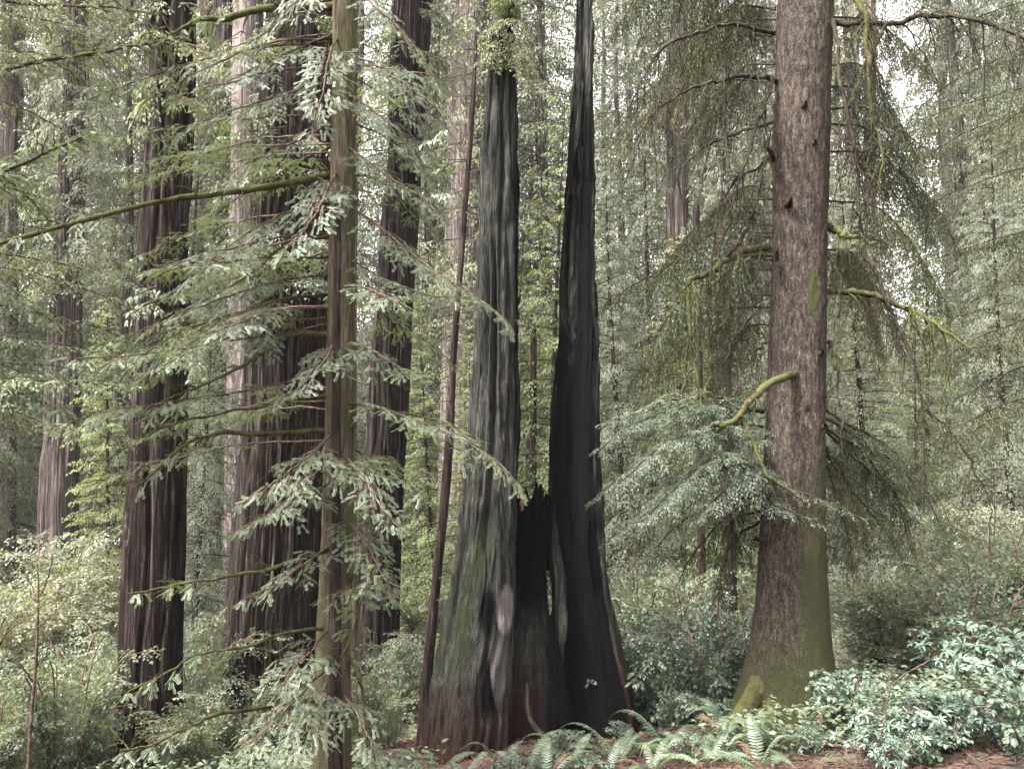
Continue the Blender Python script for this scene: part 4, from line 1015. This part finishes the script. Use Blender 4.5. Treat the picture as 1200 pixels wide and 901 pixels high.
for d, n, w in ((31, 7, 760), (38, 9, 800), (47, 11, 820), (57, 13, 860), (68, 15, 900)):
    for i in range(n):
        px = 600 + w * (2 * (i + rs.uniform(.1, .9)) / n - 1)
        dd = d + rs.uniform(-4, 4)
        if 440 < px < 560 and dd < 40: continue
        if (1035 < px < 1110 and d > 44) or (410 < px < 450 and d > 50): continue
        q = rs.randrange(4)
        place_copy(BIG[q], px, dd, rs.uniform(0, 6.28), (dd * .9 + 7) / 41 * rs.uniform(.8, 1.15), ['tall full-crowned far conifer', 'tall broad drooping far conifer', 'tall dull grey-green far conifer', 'tall bare-footed far conifer'][q], 'tall conifers of the far forest', tilt=.02)

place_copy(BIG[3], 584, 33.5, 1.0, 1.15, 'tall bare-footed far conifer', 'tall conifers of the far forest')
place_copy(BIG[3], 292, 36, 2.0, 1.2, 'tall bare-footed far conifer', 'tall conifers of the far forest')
# the far-off wood beyond them, one mass
rng = np.random.default_rng(41)
g = Geo(); n = 110000
x = rng.uniform(-120, 120, n); y = rng.uniform(74, 118, n)
cl = rng.random((1300, 3)) * [240, 44, 60] + [-120, 74, -2]
idx = rng.integers(0, 1300, n); P = cl[idx] + rng.normal(0, 1, (n, 3)) * [2.2, 2.0, 1.6]
P[:, 2] += np.concatenate([ground_z(P[i:i + 5000, 0], P[i:i + 5000, 1]) for i in range(0, n, 5000)])
fx, fy, _ = to_px(P); keep = ~((fx > 1030) & (fx < 1135) & (fy < 170)) & ~((fx > 405) & (fx < 445) & (fy < 110)); P = P[keep]; n = len(P)
D = nrm(rng.normal(size=(n, 3)) + [0, 0, -.4])
place(g, RHOMB, P, D, rng.normal(size=(n, 3)) + [0, 0, 1.0], rng.uniform(.5, 1.1, n), rng.uniform(.2, .4, n), 0, .3, rng)
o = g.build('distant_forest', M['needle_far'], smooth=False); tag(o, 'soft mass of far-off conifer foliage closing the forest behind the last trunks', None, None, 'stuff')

# ---- shrubs
def shrub_proto(name, cat, h, nst, leafmat, seed, tmpl, shoot, sw, lat, step, sstep, droop, spread=.55, stems=None):
    rng = np.random.default_rng(seed)
    t = proto_root(name, cat)
    gl, gw = Geo(), Geo()
    for k in range(nst):
        az = rng.uniform(0, 6.28); l = h * rng.uniform(.55, 1.1); sp = spread * rng.uniform(.2, 1.2)
        d = np.array([math.cos(az), math.sin(az), 0])
        b = d * rng.uniform(0, .18)
        A = spline([b - [0, 0, .1], b + d * sp * l * .25 + [0, 0, l * .4], b + d * sp * l * .6 + [0, 0, l * .75], b + d * sp * l * 1.15 + [0, 0, l * (.92 - .25 * sp)]], 14)
        tube(gw, A, .012 * h ** .5 * np.linspace(1, .25, 14), 5, 0, .05, rng)
        foliage(gl, gw, A, lat=lat * l, step=step, shoot=shoot, sw=sw, sstep=sstep, droop=droop, start=.22, tmpl=tmpl, rng=rng, gap=.08, plane=.45, ang=65, sub=4, twig_r=.002)
    st = gw.build('stems', stems or M['stem'], t)
    gl.build('leaves', leafmat, t, smooth=False)
    print(name, 'leaf quads', sum(len(a) for a in gl.q))
    return t
LEAF2 = strip([.05, .5, .3, .03], [0, .35, .75, 1], [0, .04, 0, -.08])
HK = [shrub_proto('huckleberry_bush', 'bush', 1.5, 20, M['huckle'], 21, RHOMB, .055, .034, .34, .055, .035, .2),
      shrub_proto('huckleberry_bush', 'bush', 2.1, 22, M['huckle'], 22, RHOMB, .06, .036, .3, .06, .038, .3),
      shrub_proto('huckleberry_bush', 'bush', 1.1, 20, M['huckle'], 23, RHOMB, .05, .03, .4, .05, .033, .15, .8),
      shrub_proto('pale_leaved_shrub', 'shrub', 3.4, 18, M['pale'], 24, LEAF2, .10, .05, .34, .1, .065, .15, .75),
      shrub_proto('salal_bush', 'bush', .8, 20, M['salal'], 25, BROAD, .085, .052, .4, .06, .06, .2, .9),
      shrub_proto('dark_evergreen_bush', 'bush', 1.5, 22, M['salal'], 26, LEAF2, .07, .03, .34, .05, .035, .5, .6)]
def whorl_proto(seed, h=.9, nst=22, leafL=.15):
    rng = np.random.default_rng(seed)
    t = proto_root('rhododendron_bush', 'bush')
    gl, gw = Geo(), Geo()
    for k in range(nst):
        az = rng.uniform(0, 6.28); l = h * rng.uniform(.5, 1.1); sp = rng.uniform(.1, 1.0)
        d = np.array([math.cos(az), math.sin(az), 0]); b = d * rng.uniform(0, .2)
        A = spline([b - [0, 0, .1], b + d * sp * l * .3 + [0, 0, l * .45], b + d * sp * l * .8 + [0, 0, l * (.95 - .3 * sp)]], 10)
        tube(gw, A, .009 * np.linspace(1, .5, 10), 5, 0, .05, rng)
        ends = [(A[-1], nrm(A[-1] - A[-3]))]
        for q in range(rng.integers(1, 4)):
            i = rng.integers(4, 9); dd = nrm(nrm(A[i] - A[i - 1]) + rng.normal(0, .7, 3) * [1, 1, .4]); e = A[i] + dd * l * rng.uniform(.2, .4)
            tube(gw, spline([A[i], (A[i] + e) / 2 + [0, 0, -.01], e], 5), .006, 4, 0); ends.append((e, dd))
        for e, ax in ends:
            ax = nrm(ax + np.array([0, 0, .9])); m = int(rng.integers(6, 10))
            s1 = nrm(np.cross(ax, rng.normal(size=3))); s2 = np.cross(ax, s1)
            ph = np.arange(m) * 2.4 + rng.uniform(0, 6); el = rng.uniform(-.25, .65, m)
            rad = np.cos(ph)[:, None] * s1 + np.sin(ph)[:, None] * s2
            y = nrm(rad * np.cos(el)[:, None] + ax * np.sin(el)[:, None])
            place(gl, BROAD, np.repeat(e[None], m, 0) + y * .012, y, np.repeat(ax[None], m, 0) + .1, leafL * rng.uniform(.6, 1.15, m), leafL * .34 * rng.uniform(.8, 1.2, m), 0, .12, rng)
    gw.build('stems', M['stem'], t); gl.build('leaves', M['rhodo'], t, smooth=True)
    return t
RH = [whorl_proto(31, .9, 26, .13), whorl_proto(32, .7, 22, .11), whorl_proto(33, 1.1, 28, .14)]

HG, PG, DG = 'huckleberry bushes of the valley undergrowth', 'pale leaved shrubs', 'dark evergreen bushes by the snag'
def bushes(lst, proto_ix, phrase, group, smin=.8, smax=1.2):
    for px, d in lst:
        place_copy(HK[rs.choice(proto_ix)], px, d, rs.uniform(0, 6.28), rs.uniform(smin, smax), phrase, group, tilt=.08)
# the bright valley on the outer side
lst = []
for d, n, a, b in ((11, 3, -40, 110), (14, 5, -60, 260), (17, 6, -60, 280), (20, 7, -60, 300), (23, 8, -60, 420), (27, 9, -60, 430), (31, 9, -60, 520), (36, 10, -60, 560), (42, 8, 0, 560)):
    for i in range(n): lst.append((a + (b - a) * (i + rs.uniform(.15, .85)) / n, d + rs.uniform(-1.2, 1.2)))
bushes(lst, [0, 1, 2], 'pale green huckleberry bush', HG)
# between the redwoods and the snag
bushes([(470, 15), (455, 12.5), (430, 11), (478, 18), (500, 21), (540, 24), (400, 15), (350, 13.5), (470, 25), (515, 28), (290, 13), (240, 12), (225, 15.5)], [0, 1, 2], 'small-leaved green huckleberry bush', HG, .75, 1.1)
# through the gap and behind the snag
lst = [(x, d) for x, d in [(640, 16), (610, 19), (655, 21), (690, 18), (720, 15), (745, 14), (770, 16.5), (800, 14.5), (835, 16), (865, 14), (780, 19), (730, 20), (820, 20), (850, 22), (700, 24), (760, 25), (640, 27), (880, 18), (810, 27), (670, 31), (740, 33), (860, 33), (600, 34)]]
bushes(lst, [0, 1], 'yellow-green huckleberry bush', HG, .9, 1.35)
# right-hand slope
lst = []
for d, n, a, b in ((10.8, 5, 1000, 1240), (12.2, 6, 985, 1240), (14.5, 6, 985, 1260), (17.5, 6, 960, 1260), (21, 7, 950, 1270), (25, 8, 900, 1270), (30, 8, 900, 1280), (36, 8, 880, 1280), (43, 8, 700, 1280)):
    for i in range(n): lst.append((a + (b - a) * (i + rs.uniform(.15, .85)) / n, d + rs.uniform(-1.2, 1.2)))
bushes(lst, [0, 1, 2], 'light green huckleberry bush', HG, .8, 1.25)
bushes([(70, 22), (20, 20), (115, 24), (-20, 18), (140, 27), (230, 30)], [3], 'tall pale leaved shrub', PG, .9, 1.25)
bushes([(1080, 19), (1180, 17), (1010, 23), (760, 22), (1130, 26)], [3], 'tall pale leaved shrub', PG, .7, 1.0)
bushes([(775, 13), (800, 12), (830, 12.6), (760, 11.8), (850, 11.4), (790, 14), (745, 12.4), (868, 12.5), (820, 11)], [5], 'dark evergreen bush', DG, .8, 1.15)
bushes([(745, 11.9), (122, 12.5), (100, 11.5)], [5], 'dark evergreen bush', DG, .7, .9)
# salal and rhododendron on the near bank
SG, RG = 'low salal bushes on the near bank', 'rhododendron bushes on the near bank'
for px, d in [(985, 8.4), (1020, 8.0), (1080, 8.2), (1110, 9.0), (1140, 8.3), (1170, 9.1), (1200, 8.4), (1000, 9.6), (1060, 9.8), (1120, 10), (1180, 10.2), (1090, 7.3), (1220, 7.2), (965, 9.2), (1050, 7.1), (1190, 6.8),
              (780, 10.7), (790, 11.3), (825, 10.2), (850, 9.8), (620, 9.7), (660, 9.9), (690, 10.0), (735, 9.6), (770, 9.3), (640, 8.8), (600, 8.6), (830, 8.8), (870, 8.0), (680, 8.5), (940, 7.9), (800, 8.2)]:
    small = px < 900
    place_copy(HK[4], px, d, rs.uniform(0, 6.28), rs.uniform(.26, .42) if d < 10.1 and px < 950 else rs.uniform(.5, .75) if small else rs.uniform(.45, .75), 'leathery-leaved low salal bush', SG, tilt=.08)
for px, d, s in [(1150, 8.8, .72), (1195, 8.3, .7), (1120, 9.7, .7), (1085, 7.4, .5), (1150, 7.1, .48), (1200, 7.0, .5), (1040, 7.4, .48), (1235, 7.7, .6), (1020, 6.9, .38), (1185, 9.8, .8), (1010, 9.2, .5), (1060, 8.3, .5)]:
    place_copy(RH[rs.randrange(3)], px, d, rs.uniform(0, 6.28), s, 'broad-leaved blue-green rhododendron bush', RG, tilt=.06)

# ---- sword ferns: every frond a part
def frond_mesh(name, seed, mat, L=.9, k=30):
    rng = np.random.default_rng(seed)
    g = Geo()
    s = np.linspace(0, 1, 14)
    A = np.stack([rng.uniform(-.05, .05) * s ** 2, L * (s - .18 * s ** 3), L * (.95 * s - .85 * s ** 2.1)], -1)
    tube(g, A, .004 * np.linspace(1, .3, 14), 4)
    G = nrm(np.gradient(A, axis=0))
    t = np.linspace(.1, .99, k); P = np.stack([np.interp(t, s, A[:, c]) for c in range(3)], -1); T = nrm(np.stack([np.interp(t, s, G[:, c]) for c in range(3)], -1))
    X = np.array([1.0, 0, 0]); Nn = nrm(np.cross(X, T))
    prof = np.clip(np.sin(np.clip(t * 1.05 + .12, 0, 1) * math.pi) ** .6, .12, 1) * (1 - .35 * t)
    for sg in (-1, 1):
        d = nrm(sg * X * .92 + T * .38 - np.array([0, 0, .18])) + rng.normal(0, .06, (k, 3))
        place(g, strip([.4, .5, .32, .03], [0, .25, .7, 1], [0, .02, 0, -.08]), P, d, Nn, .105 * L / .9 * prof, .022 * L / .9 * (1 - .3 * t), 0, .12, rng)
    o = g.build(name, mat, None, smooth=False)
    return o
FR = [frond_mesh('frond', 70 + i, M['fern'], .9, 30) for i in range(5)]
FD = frond_mesh('frond', 80, M['dryfern'], .8, 26)
FG = 'sword ferns along the foot of the bank'
def fern(px, d, s, n, phrase, dry=0):
    p = px_ground(px, d)
    t = thing('sword_fern', 'x', 'fern', p, FG)
    a0 = rs.uniform(0, 6)
    for i in range(n):
        src = FD if i < dry else rs.choice(FR)
        c = src.copy(); COL.objects.link(c); c.parent = t
        c.rotation_euler = (rs.uniform(-.75, .55), rs.uniform(-.3, .3), a0 + i * 2.4 + rs.uniform(-.3, .3)); f = s * rs.uniform(.7, 1.12); c.scale = (f, f, f * rs.uniform(.8, 1.2))
    POOL.setdefault(FG, []).append((t, px, d, phrase))
for px, d, s, n, dry in [(470, 9.2, .85, 9, 1), (545, 9.1, .7, 8, 2), (440, 9.6, .8, 9, 0), (615, 9.2, .8, 10, 2), (665, 8.9, .85, 10, 1), (722, 9.0, .95, 11, 3), (775, 9.0, .9, 10, 1), (705, 8.3, .7, 8, 2),
                         (855, 8.3, .85, 10, 2), (897, 8.1, 1.0, 11, 1), (925, 8.5, .85, 10, 0), (880, 7.4, .75, 9, 2), (820, 7.9, .7, 8, 3), (1010, 8.4, .9, 10, 1), (985, 9.0, .7, 8, 1), (1035, 9.0, .9, 10, 0), (510, 8.6, .8, 9, 1), (760, 8.0, .75, 9, 2), (585, 8.9, .75, 9, 0), (640, 8.3, .75, 9, 1), (800, 8.5, .85, 10, 0), (745, 9.4, .8, 9, 1), (845, 9.0, .85, 10, 0)]:
    fern(px, d, s, n, 'green sword fern' if not dry else 'green sword fern with a rusty dead frond', dry)
for o in FR + [FD]: bpy.data.objects.remove(o)

# ---- low growth and litter covering the ground, one object each
rng = np.random.default_rng(51)
g = Geo(); n = 150000
d = 8 + 52 * rng.random(n) ** 1.5; x = (rng.uniform(-100, 1300, n) - 600) / FPX * d
c = vnoise(x * .9 + 200, d * .9 + 10, 512, 3, 512) * .6 + vnoise(x * .25 + 200, d * .25 + 10, 256, 4, 256) * .6
px_ = 600 + x / d * FPX
duff = np.exp(-((px_ - 650) / 200) ** 2) * (d < 13)
keep = (c - .9 * duff) > .35; x, d = x[keep], d[keep]; n = len(x)
P = np.stack([x, d, np.concatenate([ground_z(x[i:i + 5000], d[i:i + 5000]) for i in range(0, n, 5000)]) + rng.random(n) ** 2 * .45], -1)
az = rng.uniform(0, 6.28, n)
place(g, LEAF2, P, np.stack([np.cos(az), np.sin(az), rng.uniform(-.3, .5, n)], -1), np.array([[0, 0, 1.0]]).repeat(n, 0), rng.uniform(.05, .11, n) * (.7 + d / 40), rng.uniform(.03, .05, n) * (.7 + d / 40), 0, .45, rng)
o = g.build('ground_cover', M['huckle'], smooth=False); tag(o, 'low green leaves covering the forest floor between the bushes', None, None, 'stuff')
g = Geo(); n = 26000
d = rng.uniform(6.5, 14, n); x = (rng.uniform(360, 1200, n) - 600) / FPX * d
P = np.stack([x, d, np.concatenate([ground_z(x[i:i + 5000], d[i:i + 5000]) for i in range(0, n, 5000)]) + rng.uniform(.0, .05, n)], -1)
az = rng.uniform(0, 6.28, n)
place(g, BLADE, P, np.stack([np.cos(az), np.sin(az), rng.uniform(-.1, .35, n)], -1), np.array([[0, 0, 1.0]]).repeat(n, 0), rng.uniform(.04, .12, n), rng.uniform(.008, .022, n), 0, .5, rng)
o = g.build('leaf_litter', M['litter'], smooth=False); tag(o, 'red-brown fallen needles and bark scraps round the snag', None, None, 'stuff')

# ---- fallen logs, mound, saplings
def log(label, p0, p1, r, name='fallen_log', mat='log', n=40, stubs=4, seed=1):
    rng = np.random.default_rng(seed)
    a, b = at(*p0), at(*p1)
    P = spline([a, (a + b) / 2 + rng.normal(0, .04, 3), b], n); mid = P.mean(0)
    t = thing(name, label, 'log', gpt(mid[0], mid[1])); o0 = np.array(t.location)
    g = Geo(); th = 48
    T, S = np.meshgrid(np.linspace(0, 2 * math.pi, th, endpoint=False), np.linspace(0, 1, n))
    ax = nrm(b - a); s1 = nrm(np.cross(ax, [0, 0, 1.0])); s2 = np.cross(s1, ax)
    rr = r * (1 - .3 * S) * (1 + .25 * (vnoise(T / 2 / math.pi * 12, S * 6, 12, seed) - .5) + .16 * (vnoise(T / 2 / math.pi * 30, S * 30, 30, seed + 1) - .5))
    V = P[:, None] + rr[..., None] * (np.cos(T)[..., None] * s1 + np.sin(T)[..., None] * s2)
    V = np.concatenate([P[None, 0].repeat(th, 0)[None] + ax * r * .25, V, P[None, -1].repeat(th, 0)[None] - ax * r * .2])
    g.add(V - o0, grid_quads(n + 2, th, True)); g.build('trunk', M[mat], t)
    for k in range(stubs):
        i = rng.integers(3, n - 3); dd = nrm(rng.normal(size=3) + [0, 0, .8]); L = r * rng.uniform(1.5, 3.5)
        g = Geo(); tube(g, spline([P[i] - o0, P[i] - o0 + dd * (r + L * .4), P[i] - o0 + dd * (r + L) + rng.normal(0, .05, 3)], 8), r * .12 * np.linspace(1, .4, 8), 6, 0, .08); g.build('branch_stub', M['mosslimb'], t)
log('dark fallen log lying up the slope among light green bushes', (1120, 655, 20), (1215, 712, 18), .35, seed=2)
log('reddish fallen log low between the straight dark redwood and the burnt snag', (445, 740, 22), (505, 772, 20.5), .28, seed=3)
log('mossy yellow-green fallen branch log behind the blue-green rhododendrons', (1020, 765, 11.6), (1130, 772, 11.2), .14, seed=4, mat='mosslimb', stubs=7)
log('rotting log half sunk before the thick scaly trunk in rusty litter', (965, 838, 8.9), (1040, 872, 8.2), .10, seed=5, stubs=3)

def sapling(label, stem, d, forks, leafmat=None, seed=0, r=.022):
    P = [at(x, y, d) for x, y in stem]; b = gpt(P[0][0], d); P[0][2] = min(P[0][2], b[2] - .05)
    t = thing('sapling', label, 'sapling', b); rng = np.random.default_rng(seed)
    g = Geo(); A = spline(P, 40); tube(g, A, r * np.linspace(1, .3, 40), 8, 0, .05, rng); o = g.build('stem', M['twig'], t); o.location = -b
    for f in forks:
        limb(t, b, [(x, y, d + rng.uniform(-.15, .15)) for x, y in f], r * .5, M['twig'], leafmat, 4, .2, n=16, seed=int(rng.integers(1e6)), twd=-.2, **{**NEE, 'tmpl': RHOMB, 'lat': .2, 'shoot': .05, 'sw': .03, 'start': .5})
sapling('bare-stemmed thin sapling with a few upright twigs before the pale valley bushes', [(32, 925), (36, 850), (42, 780), (44, 730), (45, 690), (44, 660)], 9, [[(43, 780), (55, 768), (62, 740)], [(44, 735), (60, 722), (75, 705), (88, 690)], [(45, 712), (38, 690), (30, 672)], [(45, 700), (55, 675), (62, 650)], [(40, 800), (22, 778), (8, 760)]], None, 1)
sapling('thin arching reddish sapling among the rhododendrons', [(1000, 915), (1015, 880), (1035, 850), (1042, 810), (1060, 790), (1100, 768)], 7.2, [[(1015, 880), (1030, 870), (1060, 845), (1075, 825)], [(1042, 810), (1038, 790), (1020, 770)], [(1020, 870), (1010, 850)]], M['rhodo'], 2, .012)
sapling('thin upright bare sapling on the upper slope beside the dark log', [(1163, 690), (1165, 640), (1166, 600), (1163, 520)], 13, [[(1165, 640), (1172, 620), (1180, 590)], [(1166, 600), (1158, 570)]], M['huckle'], 3, .015)

# ---- sticks fallen on the duff
for k, (lb, a, b, d0, d1, r) in enumerate([
    ('pale bare stick lying on the red litter right before the hollow of the snag', 655, 735, 9.9, 9.6, .018),
    ('short dark fallen branch on the litter between the snag foot and the scaly trunk', 765, 815, 10.3, 9.9, .026),
    ('thin reddish fallen branch among the ferns at the snag foot', 560, 640, 9.4, 9.1, .014),
    ('dark forked stick in the litter beside the mossy roots of the scaly trunk', 945, 1005, 8.1, 7.7, .02)]):
    A0, B0 = px_ground(a, d0), px_ground(b, d1); b0 = (A0 + B0) / 2
    t = thing('fallen_branch', lb, 'branch', b0); rg = np.random.default_rng(700 + k)
    P = spline([A0, A0 * .6 + B0 * .4 + rg.normal(0, .05, 3), B0], 20); P[:, 2] = ground_z(P[:, 0], P[:, 1]) + r * 1.4 + .03 * np.sin(np.linspace(0, 3.1, 20))
    g = Geo(); tube(g, P - b0, r * np.linspace(1, .4, 20), 7, 0, .08, rg); twigs(g, P - b0, 5, .3, r * .4, rg, .1, sub=1); g.build('stem', M['twig'] if k != 1 else M['darklimb'], t)

# ---- the damp air between the trunks
g = Geo()
bx = np.array([[x, y, z] for z in (-25, 90) for x, y in ((-300, -90), (300, -90), (300, 300), (-300, 300))], float)
g.add(bx, [(0, 3, 2, 1), (4, 5, 6, 7), (0, 1, 5, 4), (1, 2, 6, 5), (2, 3, 7, 6), (3, 0, 4, 7)])
hm, N, L = nt('damp_air'); pv = N.new('ShaderNodeVolumePrincipled'); pv.inputs['Color'].default_value = (.95, .96, 1, 1); pv.inputs['Density'].default_value = HAZE
ou = N.new('ShaderNodeOutputMaterial'); L.new(pv.outputs[0], ou.inputs['Volume'])
o = g.build('haze', hm, smooth=False); tag(o, 'thin pale mist in the air between the far trunks', None, None, 'stuff')

finish_labels()
drop_protos()
